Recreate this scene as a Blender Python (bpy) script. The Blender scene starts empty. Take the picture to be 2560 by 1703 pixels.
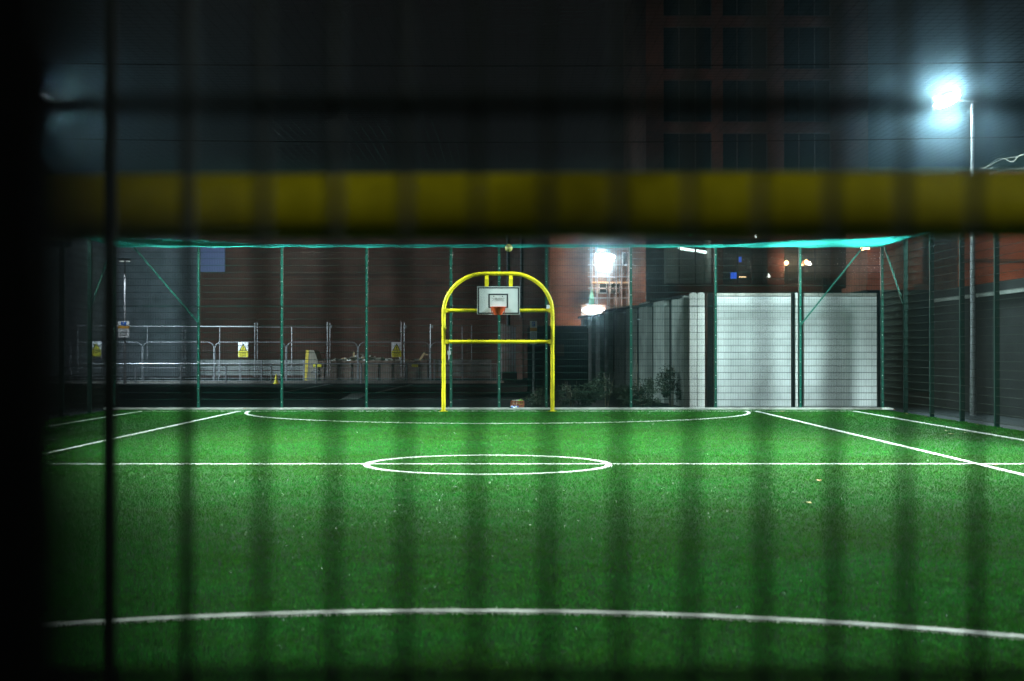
import bpy, math, random
import numpy as np
from mathutils import Vector, Matrix

random.seed(7)
rng = np.random.default_rng(7)
scene = bpy.context.scene
C = bpy.context.collection
R = math.radians

# ------------------------------------------------------------------ survey helpers
CAM_H = 1.71
def PX(px, d): return (px - 1173.0) / 3274.0 * d          # metres right of the camera axis at distance d
def PZ(py, d): return CAM_H + (811.0 - py) / 3274.0 * d   # height above the ground at distance d
AX = -0.33            # long axis of the pitch
D0, DM, D1 = 2.2, 21.55, 40.9      # near goal line, halfway line, far goal line
YF, YN = 42.5, 0.995               # far and near fence
XL, XR = -11.80, 11.14             # side fences

# ------------------------------------------------------------------ mesh helper
class MB:
    def __init__(s): s.v = []; s.f = []; s.m = []
    def add(s, vs, fs, mi=0):
        b = len(s.v); s.v += [tuple(p) for p in vs]
        for q in fs: s.f.append(tuple(b + i for i in q)); s.m.append(mi)
        return s
    def box(s, x0, x1, y0, y1, z0, z1, mi=0):
        return s.add([(x0,y0,z0),(x1,y0,z0),(x1,y1,z0),(x0,y1,z0),(x0,y0,z1),(x1,y0,z1),(x1,y1,z1),(x0,y1,z1)],
                     [(0,3,2,1),(4,5,6,7),(0,1,5,4),(1,2,6,5),(2,3,7,6),(3,0,4,7)], mi)
    def cbox(s, c, sx, sy, sz, rot=None, mi=0):
        m = rot or Matrix.Identity(3)
        P = []
        for dz in (-.5,.5):
            for dx, dy in ((-.5,-.5),(.5,-.5),(.5,.5),(-.5,.5)):
                P.append(Vector(c) + m @ Vector((dx*sx, dy*sy, dz*sz)))
        return s.add(P, [(0,3,2,1),(4,5,6,7),(0,1,5,4),(1,2,6,5),(2,3,7,6),(3,0,4,7)], mi)
    def tube(s, pts, r, n=8, mi=0, cap=True):
        pts = [Vector(p) for p in pts]
        rs = r if isinstance(r, (list, tuple)) else [r]*len(pts)
        rings = []
        up = None
        for i, p in enumerate(pts):
            if i == 0: t = pts[1]-pts[0]
            elif i == len(pts)-1: t = pts[-1]-pts[-2]
            else: t = (pts[i+1]-pts[i]).normalized() + (pts[i]-pts[i-1]).normalized()
            t.normalize()
            if up is None:
                up = Vector((0,0,1)) if abs(t.z) < .9 else Vector((0,1,0))
            a = t.cross(up)
            if a.length < 1e-4: a = t.orthogonal()
            a.normalize(); b = a.cross(t).normalized(); up = b
            rings.append([p + (a*math.cos(2*math.pi*(k+.5)/n) + b*math.sin(2*math.pi*(k+.5)/n))*rs[i] for k in range(n)])
        vs = [q for ring in rings for q in ring]
        fs = []
        for i in range(len(pts)-1):
            for k in range(n):
                fs.append((i*n+k, i*n+(k+1) % n, (i+1)*n+(k+1) % n, (i+1)*n+k))
        if cap:
            fs.append(tuple(range(n-1,-1,-1))); fs.append(tuple((len(pts)-1)*n+k for k in range(n)))
        return s.add(vs, fs, mi)
    def prism(s, poly, y0, y1, mi=0):      # polygon in x,z extruded along y
        n = len(poly)
        vs = [(x, y0, z) for x, z in poly] + [(x, y1, z) for x, z in poly]
        fs = [tuple(range(n)), tuple(range(2*n-1, n-1, -1))]
        fs += [((i+1) % n, i, n+i, n+(i+1) % n) for i in range(n)]
        return s.add(vs, fs, mi)
    def sphere(s, c, r, nu=16, nv=10, mi=0, sq=(1,1,1)):
        vs = [(c[0], c[1], c[2]-r*sq[2])]
        for j in range(1, nv):
            th = math.pi*j/nv - math.pi/2
            for k in range(nu):
                ph = 2*math.pi*k/nu
                vs.append((c[0]+r*sq[0]*math.cos(th)*math.cos(ph), c[1]+r*sq[1]*math.cos(th)*math.sin(ph), c[2]+r*sq[2]*math.sin(th)))
        vs.append((c[0], c[1], c[2]+r*sq[2])); top = len(vs)-1
        fs = [(0, 1+(k+1) % nu, 1+k) for k in range(nu)]
        for j in range(nv-2):
            for k in range(nu):
                a = 1+j*nu; fs.append((a+k, a+(k+1) % nu, a+nu+(k+1) % nu, a+nu+k))
        a = 1+(nv-2)*nu
        fs += [(a+k, a+(k+1) % nu, top) for k in range(nu)]
        return s.add(vs, fs, mi)
    def mesh(s, name, mats, smooth=False):
        me = bpy.data.meshes.new(name)
        me.from_pydata(s.v, [], s.f)
        for m in (mats if isinstance(mats, (list, tuple)) else [mats]): me.materials.append(m)
        me.polygons.foreach_set('material_index', s.m)
        if smooth:
            me.polygons.foreach_set('use_smooth', [True]*len(me.polygons))
            me.set_sharp_from_angle(angle=R(40))
        me.update()
        return me
    def build(s, name, mats, parent=None, smooth=False, label=None):
        if parent is not None:
            w = wloc(parent)
            s.v = [(a-w[0], b-w[1], c-w[2]) for a, b, c in s.v]
        o = bpy.data.objects.new(name, s.mesh(name, mats, smooth)); C.objects.link(o)
        if parent is not None: o.parent = parent
        if label: o['label'] = label
        return o

def wloc(o):
    l = Vector(o.location)
    while o.parent is not None:
        o = o.parent; l += Vector(o.location)
    return l
def tag(o, label=None, cat=None, group=None, kind=None):
    if label: o['label'] = label
    if cat: o['category'] = cat
    if group: o['group'] = group
    if kind: o['kind'] = kind
    return o
def thing(name, loc, label, cat, group=None):
    o = bpy.data.objects.new(name, None); C.objects.link(o)
    o.location = loc; o.empty_display_size = .2
    return tag(o, label, cat, group)
def solid(mb, name, mats, loc, label, cat, group=None, smooth=False):   # a thing that is one mesh, origin at its base
    mb.v = [(a-loc[0], b-loc[1], c-loc[2]) for a, b, c in mb.v]
    o = mb.build(name, mats, None, smooth); o.location = loc
    return tag(o, label, cat, group)
def dup(o, parent=None):
    c = o.copy(); C.objects.link(c)
    if parent is not None: c.parent = parent
    for ch in list(o.children): dup(ch, c)
    return c
def struct(mb, name, mats, smooth=False, kind='structure'):
    o = mb.build(name, mats, None, smooth); o['kind'] = kind
    return o

# ------------------------------------------------------------------ materials
def mat(name, col, rough=.6, var=.25, scale=6., metal=0., spec=.5, bump=0., bscale=60., col2=None, coat=0.):
    m = bpy.data.materials.new(name); m.use_nodes = True
    N, L = m.node_tree.nodes, m.node_tree.links
    b = N['Principled BSDF']
    b.inputs['Roughness'].default_value = rough; b.inputs['Metallic'].default_value = metal
    b.inputs['Specular IOR Level'].default_value = spec
    b.inputs['Coat Weight'].default_value = coat
    tc = N.new('ShaderNodeTexCoord')
    nz = N.new('ShaderNodeTexNoise'); nz.inputs['Scale'].default_value = scale; nz.inputs['Detail'].default_value = 5
    L.new(tc.outputs['Object'], nz.inputs['Vector'])
    rp = N.new('ShaderNodeValToRGB')
    c2 = col2 or tuple(c*(1-var) for c in col); c1 = tuple(min(1, c*(1+var*.6)) for c in col) if not col2 else col
    rp.color_ramp.elements[0].position = .3; rp.color_ramp.elements[1].position = .7
    rp.color_ramp.elements[0].color = (*c2, 1); rp.color_ramp.elements[1].color = (*c1, 1)
    L.new(nz.outputs['Fac'], rp.inputs['Fac']); L.new(rp.outputs['Color'], b.inputs['Base Color'])
    if bump:
        n2 = N.new('ShaderNodeTexNoise'); n2.inputs['Scale'].default_value = bscale; n2.inputs['Detail'].default_value = 4
        L.new(tc.outputs['Object'], n2.inputs['Vector'])
        bp = N.new('ShaderNodeBump'); bp.inputs['Strength'].default_value = bump; bp.inputs['Distance'].default_value = .02
        L.new(n2.outputs['Fac'], bp.inputs['Height']); L.new(bp.outputs['Normal'], b.inputs['Normal'])
    return m
def emit(name, col, s):
    m = bpy.data.materials.new(name); m.use_nodes = True
    b = m.node_tree.nodes['Principled BSDF']
    b.inputs['Base Color'].default_value = (*[min(.8, c) for c in col], 1)
    b.inputs['Emission Color'].default_value = (*col, 1); b.inputs['Emission Strength'].default_value = s
    return m
def brick(name, c1, c2, mortar, bw=.225, bh=.075, ms=.01, rough=.85, axis='xz', stain=.5):
    m = bpy.data.materials.new(name); m.use_nodes = True
    N, L = m.node_tree.nodes, m.node_tree.links
    b = N['Principled BSDF']; b.inputs['Roughness'].default_value = rough; b.inputs['Specular IOR Level'].default_value = .25
    tc = N.new('ShaderNodeTexCoord'); sp = N.new('ShaderNodeSeparateXYZ'); cb = N.new('ShaderNodeCombineXYZ')
    L.new(tc.outputs['Object'], sp.inputs[0])
    ad = N.new('ShaderNodeMath'); ad.operation = 'ADD'
    L.new(sp.outputs['X'], ad.inputs[0]); L.new(sp.outputs['Y'], ad.inputs[1])
    L.new(ad.outputs[0], cb.inputs['X']); L.new(sp.outputs['Z'], cb.inputs['Y'])
    bt = N.new('ShaderNodeTexBrick'); bt.inputs['Scale'].default_value = 1
    bt.inputs['Brick Width'].default_value = bw; bt.inputs['Row Height'].default_value = bh; bt.inputs['Mortar Size'].default_value = ms
    bt.inputs['Color1'].default_value = (*c1, 1); bt.inputs['Color2'].default_value = (*c2, 1); bt.inputs['Mortar'].default_value = (*mortar, 1)
    L.new(cb.outputs[0], bt.inputs['Vector'])
    nz = N.new('ShaderNodeTexNoise'); nz.inputs['Scale'].default_value = .7; nz.inputs['Detail'].default_value = 6
    L.new(tc.outputs['Object'], nz.inputs['Vector'])
    rp = N.new('ShaderNodeValToRGB'); rp.color_ramp.elements[0].position = .3; rp.color_ramp.elements[1].position = .7
    rp.color_ramp.elements[0].color = (1-stain, 1-stain, 1-stain, 1); rp.color_ramp.elements[1].color = (1, 1, 1, 1)
    L.new(nz.outputs['Fac'], rp.inputs['Fac'])
    mx = N.new('ShaderNodeMix'); mx.data_type = 'RGBA'; mx.blend_type = 'MULTIPLY'; mx.inputs['Factor'].default_value = 1
    L.new(bt.outputs['Color'], mx.inputs['A']); L.new(rp.outputs['Color'], mx.inputs['B'])
    L.new(mx.outputs['Result'], b.inputs['Base Color'])
    bp = N.new('ShaderNodeBump'); bp.inputs['Strength'].default_value = .4; bp.inputs['Distance'].default_value = .01; bp.invert = True
    L.new(bt.outputs['Fac'], bp.inputs['Height']); L.new(bp.outputs['Normal'], b.inputs['Normal'])
    return m

M = {}
M['asphalt'] = mat('asphalt', (.009,.012,.014), .85, .45, 3., spec=.08, bump=.5, bscale=150)
M['concrete'] = mat('concrete', (.30,.30,.28), .85, .3, 4., spec=.2, bump=.3, bscale=50)
M['kerb_pale'] = mat('kerb_pale', (.42,.43,.41), .85, .3, 3., spec=.2, bump=.3, bscale=50)
M['grey_wall'] = mat('grey_wall', (.013,.015,.017), .9, .35, 1.2, spec=.15, bump=.4, bscale=30)
M['panel_concrete'] = mat('panel_concrete', (.19,.215,.21), .85, .3, 1.5, spec=.2, bump=.3, bscale=40)
M['dark_and_shade'] = mat('dark_and_shade', (.012,.014,.015), .8, .3, 2., spec=.2)
M['white_paint'] = mat('white_paint', (.70,.71,.70), .7, .12, 3., spec=.3, bump=.15, bscale=40)
M['yellow'] = mat('yellow_paint', (.80,.66,.012), .45, .3, 3.5, spec=.4, bump=.12, bscale=25)
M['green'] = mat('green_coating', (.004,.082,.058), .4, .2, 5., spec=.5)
M['wire'] = mat('green_wire', (.003,.024,.019), .14, .2, 5., spec=.8)
M['green_dark'] = mat('green_coating_dark', (.004,.026,.021), .5, .25, 5., spec=.25)  # darker green for the side fence posts
M['near_wire'] = mat('near_wire_coating', (.018,.026,.020), .6, .2, 5., spec=.12)
M['bolt'] = mat('bolt_zinc', (.75,.78,.76), .3, .1, 20., metal=.6)
M['galv'] = mat('galvanised', (.36,.39,.42), .45, .2, 8., metal=.5)
M['galv_dull'] = mat('galvanised_dull', (.20,.22,.24), .55, .25, 6., metal=.3)
M['black_steel'] = mat('black_steel', (.004,.005,.005), .6, .3, 10., spec=.08)
M['net'] = mat('net_twine', (.003,.011,.0095), .8, .2, 2., spec=.0)
M['hem'] = mat('net_twine_lit', (.005,.30,.25), .6, .2, 2., spec=.3)  # brighter copy of the net twine, floodlight put into its colour
M['cable'] = mat('net_cable', (.002,.003,.003), .9, .2, 2., spec=.0)
M['board'] = mat('board_white', (.62,.66,.66), .45, .06, 4., spec=.4)
M['black'] = mat('black_paint', (.010,.014,.022), .5, .2, 4.)
M['ring'] = mat('ring_orange', (.50,.06,.015), .45, .2, 6.)
M['brick_dark'] = brick('brick_dark', (.18,.066,.040), (.14,.048,.033), (.13,.10,.085))
M['brick_red'] = brick('brick_red', (.30,.13,.085), (.23,.10,.07), (.2,.17,.15))
M['brick_brown'] = brick('brick_brown', (.115,.050,.034), (.085,.036,.026), (.075,.06,.05))
M['brick_orange'] = brick('brick_orange', (.38,.17,.10), (.30,.13,.08), (.24,.2,.16))
M['mist_grey'] = mat('mist_grey', (.42,.49,.54), .9, .3, 1., spec=.15, bump=.2, bscale=20)
M['block_white'] = brick('block_white', (.70,.74,.76), (.63,.68,.70), (.52,.55,.57), .44, .215, .012, .75, stain=.3)
M['glass'] = mat('window_glass', (.010,.014,.018), .12, .1, 2., spec=.6)
M['frame_dark'] = mat('window_frame', (.03,.032,.034), .5, .2, 4.)
M['sill'] = mat('window_sill', (.25,.23,.21), .8, .2, 4.)
M['hoarding'] = mat('hoarding_navy', (.018,.026,.038), .6, .25, 2., spec=.3)
M['sign_white'] = mat('sign_white', (.72,.76,.80), .5, .08, 6.)
M['sign_blue'] = mat('sign_blue', (.02,.12,.50), .5, .1, 6.)
M['sign_amber'] = mat('sign_amber', (.60,.30,.03), .5, .1, 6.)
M['sign_yellow'] = mat('sign_yellow', (.62,.58,.04), .5, .1, 6.)
M['skip'] = mat('skip_steel', (.16,.125,.10), .75, .45, 3., spec=.3, col2=(.10,.07,.055))
M['skip_yellow'] = mat('skip_yellow', (.55,.44,.05), .7, .3, 5.)
M['wood'] = mat('timber', (.48,.36,.20), .8, .3, 8.)
M['rubble_m'] = mat('rubble', (.22,.22,.18), .9, .6, 2., spec=.2)
M['bush'] = mat('bush_leaf', (.012,.024,.010), .5, .5, 9., spec=.4)
M['bark'] = mat('bark', (.16,.14,.11), .9, .3, 20., spec=.2)
M['terra'] = mat('terracotta_plastic', (.42,.13,.06), .6, .25, 20.)
M['litter_white'] = mat('litter_white', (.7,.74,.7), .5, .1, 10.)
M['litter_green'] = mat('litter_green', (.35,.65,.12), .5, .1, 10.)
M['leaf_brown'] = mat('leaf_brown', (.30,.15,.04), .7, .4, 30.)
M['leaf_pale'] = mat('leaf_pale', (.45,.38,.18), .7, .3, 30.)
M['ball'] = mat('ball_yellow', (.45,.42,.10), .5, .3, 9., col2=(.08,.09,.05))
M['blue_cloth'] = mat('blue_cloth', (.03,.10,.6), .7, .3, 9.)
M['curtain'] = mat('curtain', (.55,.55,.5), .9, .2, 6.)
M['roomwall'] = mat('room_wall', (.30,.28,.25), .9, .1, 2.)
M['lens_white'] = emit('lamp_lens', (.90,1.0,.98), 120)
M['lens_left_dim'] = emit('lamp_lens_dim', (.90,1.0,.98), 9)  # left lenses dimmed, the dark post's cover is put into the glow
M['lens_site'] = emit('site_lamp_lens', (.92,1.0,1.0), 60)
M['glow_panel'] = emit('lit_panel', (.80,1.0,1.0), 5)
M['lens_tube'] = emit('fluorescent_tube', (.80,1.0,.88), 7)
M['lens_warm'] = emit('warm_lamp', (1.,.48,.22), 9)
M['lens_dim'] = emit('dim_lamp', (.85,1.,.95), 1.5)
M['lens_small'] = emit('small_lamp', (.85,1.,.92), 5)
M['lens_green'] = emit('green_lamp', (.1,.9,.35), 1.2)
M['lens_blue'] = emit('blue_screen', (.05,.16,.9), 1.2)
M['lens_orange'] = emit('orange_strip', (1.,.6,.3), 4)
M['lens_bluewin'] = emit('blue_window', (.10,.14,.36), .022)

# ------------------------------------------------------------------ ground, turf, markings
g = MB(); g.add([(-220,-60,0),(220,-60,0),(220,420,0),(-220,420,0)], [(0,1,2,3)])
struct(g, 'ground', M['asphalt'])

def turf_material(name, blades):
    m = bpy.data.materials.new(name); m.use_nodes = True
    N, L = m.node_tree.nodes, m.node_tree.links
    b = N['Principled BSDF']
    tc = N.new('ShaderNodeTexCoord')
    nz = N.new('ShaderNodeTexNoise'); nz.inputs['Scale'].default_value = 1.1; nz.inputs['Detail'].default_value = 6; nz.inputs['Roughness'].default_value = .65
    L.new(tc.outputs['Object'], nz.inputs['Vector'])
    rp = N.new('ShaderNodeValToRGB'); e = rp.color_ramp.elements
    e[0].position = .32; e[1].position = .68
    if blades:
        e[0].color = (.030,.120,.012,1); e[1].color = (.028,.168,.028,1)
        at = N.new('ShaderNodeAttribute'); at.attribute_name = 'tint'
        r2 = N.new('ShaderNodeValToRGB'); f = r2.color_ramp.elements
        f[0].position = 0; f[0].color = (1.25,.80,.7,1); f[1].position = 1; f[1].color = (.8,1.3,1.35,1)
        k = f.new(.5); k.color = (1,1,1,1)
        L.new(at.outputs['Fac'], r2.inputs['Fac'])
        mx = N.new('ShaderNodeMix'); mx.data_type = 'RGBA'; mx.blend_type = 'MULTIPLY'; mx.inputs['Factor'].default_value = 1
        L.new(rp.outputs['Color'], mx.inputs['A']); L.new(r2.outputs['Color'], mx.inputs['B'])
        L.new(mx.outputs['Result'], b.inputs['Base Color'])
        ag = N.new('ShaderNodeAttribute'); ag.attribute_name = 'gloss'
        gm = N.new('ShaderNodeMapRange'); gm.inputs['From Min'].default_value = .70; gm.inputs['From Max'].default_value = 1.0
        gm.inputs['To Min'].default_value = .0; gm.inputs['To Max'].default_value = .13
        L.new(ag.outputs['Fac'], gm.inputs['Value']); L.new(gm.outputs[0], b.inputs['Specular IOR Level'])
        n2 = N.new('ShaderNodeTexNoise'); n2.inputs['Scale'].default_value = 11; n2.inputs['Detail'].default_value = 7; n2.inputs['Roughness'].default_value = .7
        L.new(tc.outputs['Object'], n2.inputs['Vector'])
        r3 = N.new('ShaderNodeValToRGB'); h3 = r3.color_ramp.elements
        h3[0].position = .34; h3[0].color = (.42,.42,.42,1); h3[1].position = .66; h3[1].color = (1.35,1.35,1.35,1)
        L.new(n2.outputs['Fac'], r3.inputs['Fac'])
        m3 = N.new('ShaderNodeMix'); m3.data_type = 'RGBA'; m3.blend_type = 'MULTIPLY'; m3.inputs['Factor'].default_value = 1
        L.new(mx.outputs['Result'], m3.inputs['A']); L.new(r3.outputs['Color'], m3.inputs['B'])
        L.new(m3.outputs['Result'], b.inputs['Base Color'])
        b.inputs['Roughness'].default_value = .30
    else:
        e[0].color = (.006,.034,.004,1); e[1].color = (.008,.050,.006,1)
        b.inputs['Roughness'].default_value = .9; b.inputs['Specular IOR Level'].default_value = .1
        L.new(rp.outputs['Color'], b.inputs['Base Color'])
    L.new(nz.outputs['Fac'], rp.inputs['Fac'])
    return m
M['turf_base'] = turf_material('turf_backing', False)
M['turf_blade'] = turf_material('turf_fibre', True)
M['line_fibre'] = mat('line_fibre', (.66,.70,.66), .6, .4, 5., spec=.25)

t = MB(); t.add([(XL+.02, YN+.05, .004),(XR-.02, YN+.05, .004),(XR-.02, YF-.12, .004),(XL+.02, YF-.12, .004)], [(0,1,2,3)])
struct(t, 'turf', M['turf_base'])

LW = .044                     # half line width
RC, RA = 1.83, 7.12
def line_mask(x, y):
    u = x - AX
    w = LW + .012
    m = np.zeros(len(x), bool)
    inl = (np.abs(u) < 10.25) & (y > D0) & (y < D1)
    m |= (np.abs(y-DM) < w) & (np.abs(u) < 10.25)
    m |= (np.abs(y-D1) < w) & (np.abs(u) < 10.25)
    m |= (np.abs(y-D0) < w) & (np.abs(u) < 10.25)
    m |= (np.abs(np.abs(u)-10.23) < w) & inl
    m |= (np.abs(np.abs(u)-7.42) < w) & inl
    m |= np.abs(np.hypot(u, y-DM)-RC) < w
    m |= (np.abs(np.hypot(u, y-D1)-RA) < w) & (y < D1)
    m |= (np.abs(np.hypot(u, y-D0)-RA) < w+.014) & (y > D0)
    return m

def tri_mesh(name, P, material, tint=None, gloss=None):      # P: n x 3 x 3
    n = len(P)
    me = bpy.data.meshes.new(name)
    me.vertices.add(n*3); me.vertices.foreach_set('co', P.reshape(-1).astype(np.float32))
    me.loops.add(n*3); me.loops.foreach_set('vertex_index', np.arange(n*3, dtype=np.int32))
    me.polygons.add(n); me.polygons.foreach_set('loop_start', np.arange(0, n*3, 3, dtype=np.int32))
    try: me.polygons.foreach_set('loop_total', np.full(n, 3, dtype=np.int32))
    except Exception: pass
    if tint is not None:
        a = me.attributes.new('tint', 'FLOAT', 'POINT'); a.data.foreach_set('value', np.repeat(tint, 3).astype(np.float32))
    if gloss is not None:
        a = me.attributes.new('gloss', 'FLOAT', 'POINT'); a.data.foreach_set('value', np.repeat(gloss, 3).astype(np.float32))
    me.materials.append(material); me.update(); me.validate()
    return me

def blades(x, y, h, w, lean):
    n = len(x)
    az = rng.uniform(0, 2*np.pi, n); la = rng.uniform(0, 2*np.pi, n)
    ln = lean*rng.random(n)*h
    P = np.zeros((n, 3, 3))
    cx, sx = np.cos(az)*w*.5, np.sin(az)*w*.5
    P[:,0,0] = x-cx; P[:,0,1] = y-sx; P[:,0,2] = .003
    P[:,1,0] = x+cx; P[:,1,1] = y+sx; P[:,1,2] = .003
    P[:,2,0] = x+np.cos(la)*ln; P[:,2,1] = y+np.sin(la)*ln; P[:,2,2] = h
    return P

# fibres: thinner and denser where they are seen close up
xs, ys, ws = [], [], []
edges = np.concatenate([[1.2, 3, 5, 7], np.arange(8, 42.5, 1.0)])
for a, b in zip(edges[:-1], edges[1:]):
    dm = (a+b)/2
    half = .40*b + 1.2
    x0, x1 = max(XL+.05, -half), min(XR-.05, half)
    rho = 5200*min(1, (8/max(dm, .1))**1.55) if dm > 7 else 1500
    n = int(rho*(x1-x0)*(b-a))
    xs.append(rng.uniform(x0, x1, n)); ys.append(rng.uniform(a, min(b, YF-.15), n))
    ws.append(np.full(n, .0040*max(1, dm/8)**.8))
x, y, w = map(np.concatenate, (xs, ys, ws))
keep = ~line_mask(x, y)
x, y, w = x[keep], y[keep], w[keep]
# the pile lies in faint tufts and rolled strips
hh = .026 + .008*rng.random(len(x)) + .004*np.sin(x*5.1+np.sin(y*3.3)*2)*np.sin(y*4.3+np.sin(x*2.1)*2)
me = tri_mesh('turf_grass', blades(x, y, hh, w, .95), M['turf_blade'], np.clip(rng.random(len(x))*.8 + .1 + .10*np.sign(np.sin(y*np.pi/3.9)) + .14*np.sin(x*.9+1.3*np.sin(y*.35))*np.sin(y*.7+x*.3), 0, 1), rng.random(len(x)))
o = bpy.data.objects.new('turf_grass', me); C.objects.link(o)
tag(o, 'short green artificial grass pile covering the pitch', 'artificial grass', kind='stuff')

def strip(pts, closed=False):
    pts = [Vector((p[0], p[1], 0)) for p in pts]; n = len(pts)
    L_, R_ = [], []
    for i in range(n):
        a = pts[(i-1) % n] if (closed or i > 0) else pts[i]
        b = pts[(i+1) % n] if (closed or i < n-1) else pts[i]
        t = (b-a).normalized(); nrm = Vector((-t.y, t.x, 0))
        L_.append(pts[i]+nrm*LW); R_.append(pts[i]-nrm*LW)
    return L_, R_
def marking(name, pts, closed=False, z=.022):
    L_, R_ = strip(pts, closed); n = len(L_)
    V, F = [], []
    for a, b in zip(L_, R_): V += [(a.x, a.y, z), (b.x, b.y, z)]
    for i in range(n if closed else n-1):
        j = (i+1) % n
        F.append((2*i, 2*j, 2*j+1, 2*i+1))
    V = np.array(V)
    # white fibres standing in the strip
    bx, by, bw = [], [], []
    P2 = [Vector((p[0], p[1])) for p in pts]
    for i in range(n if closed else n-1):
        a, b = P2[i], P2[(i+1) % n]; ln = (b-a).length
        m = (a+b)/2; dd = max(m.y, 3)
        if abs(m.x) > .42*dd+1.5 : continue
        k = max(2, int(ln*2*LW*min(6500, 6500*(9/dd)**1.3)))
        tt, ss = rng.random(k), rng.uniform(-1.08, 1.08, k)*LW
        d = (b-a).normalized(); nn = Vector((-d.y, d.x))
        bx.append(a.x+(b.x-a.x)*tt+nn.x*ss); by.append(a.y+(b.y-a.y)*tt+nn.y*ss); bw.append(np.full(k, .005*max(1, dd/9)**.7))
    if bx:
        X, Y, W = map(np.concatenate, (bx, by, bw))
        P = blades(X, Y, .027+.010*rng.random(len(X)), W, .9)
    else: P = np.zeros((0,3,3))
    nb = len(V)
    verts = np.concatenate([V, P.reshape(-1,3)]) if len(P) else V
    faces = F + [(nb+3*i, nb+3*i+1, nb+3*i+2) for i in range(len(P))]
    me = bpy.data.meshes.new(name); me.from_pydata([tuple(p) for p in verts], [], faces); me.materials.append(M['line_fibre']); me.update()
    o = bpy.data.objects.new(name, me); C.objects.link(o); o['kind'] = 'structure'
    return o
def seg(x0, y0, x1, y1, n=40): return [(x0+(x1-x0)*i/n, y0+(y1-y0)*i/n) for i in range(n+1)]
marking('halfway_line', seg(AX-10.23, DM, AX+10.23, DM, 60))
marking('goal_line', seg(AX-10.23, D1, AX+10.23, D1, 60))
marking('goal_line', seg(AX-10.23, D0, AX+10.23, D0, 60))
for s in (-1, 1):
    marking('touchline', seg(AX+s*10.23, D0, AX+s*10.23, D1, 80), z=.0225)
    marking('court_line', seg(AX+s*7.42, D0, AX+s*7.42, D1, 80), z=.0225)
marking('centre_circle', [(AX+RC*math.cos(a), DM+RC*math.sin(a)) for a in np.linspace(0, 2*math.pi, 97)[:-1]], True, z=.0215)
marking('penalty_arc', [(AX+RA*math.cos(a), D1-RA*math.sin(a)) for a in np.linspace(0, math.pi, 121)], z=.0215)
LW = .058
marking('penalty_arc', [(AX+RA*math.cos(a), D0+RA*math.sin(a)) for a in np.linspace(0, math.pi, 121)], z=.0215)

# kerbs
k = MB(); k.box(XL-.3, XR+.3, YF-.12, YF+.16, .0, .055)
struct(k, 'pitch_kerb', M['kerb_pale'])
k = MB(); k.box(-40, PX(1145,78), 77.8, 78.1, 0, .13)
struct(k, 'far_kerb', M['concrete'])
k = MB()
k.add([(PX(789,52),51.0,.004),(PX(826,52),51.4,.004),(PX(856,60),59.5,.004),(PX(815,60),59.2,.004)], [(0,1,2,3)])
k.add([(PX(930,53),52.9,.004),(PX(1000,52),51.7,.004),(PX(1000,52),51.9,.004),(PX(930,53),53.1,.004)], [(0,1,2,3)])
k.add([(PX(640,60),60,.004),(PX(652,60),60,.004),(PX(762,76),76,.004),(PX(754,76),76,.004)], [(0,1,2,3)])
k.add([(PX(860,60),60,.004),(PX(872,60),60,.004),(PX(952,76),76,.004),(PX(945,76),76,.004)], [(0,1,2,3)])
struct(k, 'road_marking', mat('worn_road_paint', (.14,.16,.165), .85, .5, 6., spec=.2))

# ------------------------------------------------------------------ fences
def wire_panel(x0, x1, y, z0, z1, r=.003, hz=None, along='x', sides=4, hs=4):
    m = MB()
    n = int(round((x1-x0)/.05))
    for i in range(n+1):
        a = x0 + (x1-x0)*i/n
        p, q = ((a, y, z0), (a, y, z1)) if along == 'x' else ((y, a, z0), (y, a, z1))
        m.tube([p, q], r, sides, cap=False)
    for z in hz:
        for s in (-1, 1):
            off = s*(r+.004)
            p, q = ((x0, y+off, z), (x1, y+off, z)) if along == 'x' else ((y+off, x0, z), (y+off, x1, z))
            m.tube([p, q], .006, hs, cap=False)
    return m
FH = 4.88
HZ = [.10+.2*i for i in range(24)]
def post_mesh(h=FH):
    m = MB(); m.box(-.04,.04,-.03,.03,0,h-.02); m.box(-.044,.044,-.034,.034,h-.02,h+.004); m.box(-.075,.075,-.075,.075,.0,.012)
    return m
bolt_me = None
def fence_post(parent, x, y, bolts_side=None, first={}):
    if 'p' not in first:
        o = post_mesh().build('post', M['green']); first['p'] = o.data
        bpy.data.objects.remove(o)
        bm = MB(); bm.sphere((0,0,0), .013, 8, 6); first['b'] = bm.mesh('bolt', M['bolt'], True)
    o = bpy.data.objects.new('post', first['p']); C.objects.link(o); o.parent = parent
    o.location = Vector((x, y, .0)) - wloc(parent)
    if bolts_side:
        for i in range(12):
            b = bpy.data.objects.new('bolt', first['b']); C.objects.link(b); b.parent = o
            b.location = (bolts_side[0]*.036, bolts_side[1]*.036, .22+.4*i)
    return o
def brace(parent, p, q):
    MB().tube([p, q], .03, 4).build('brace', M['green'], parent)

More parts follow.
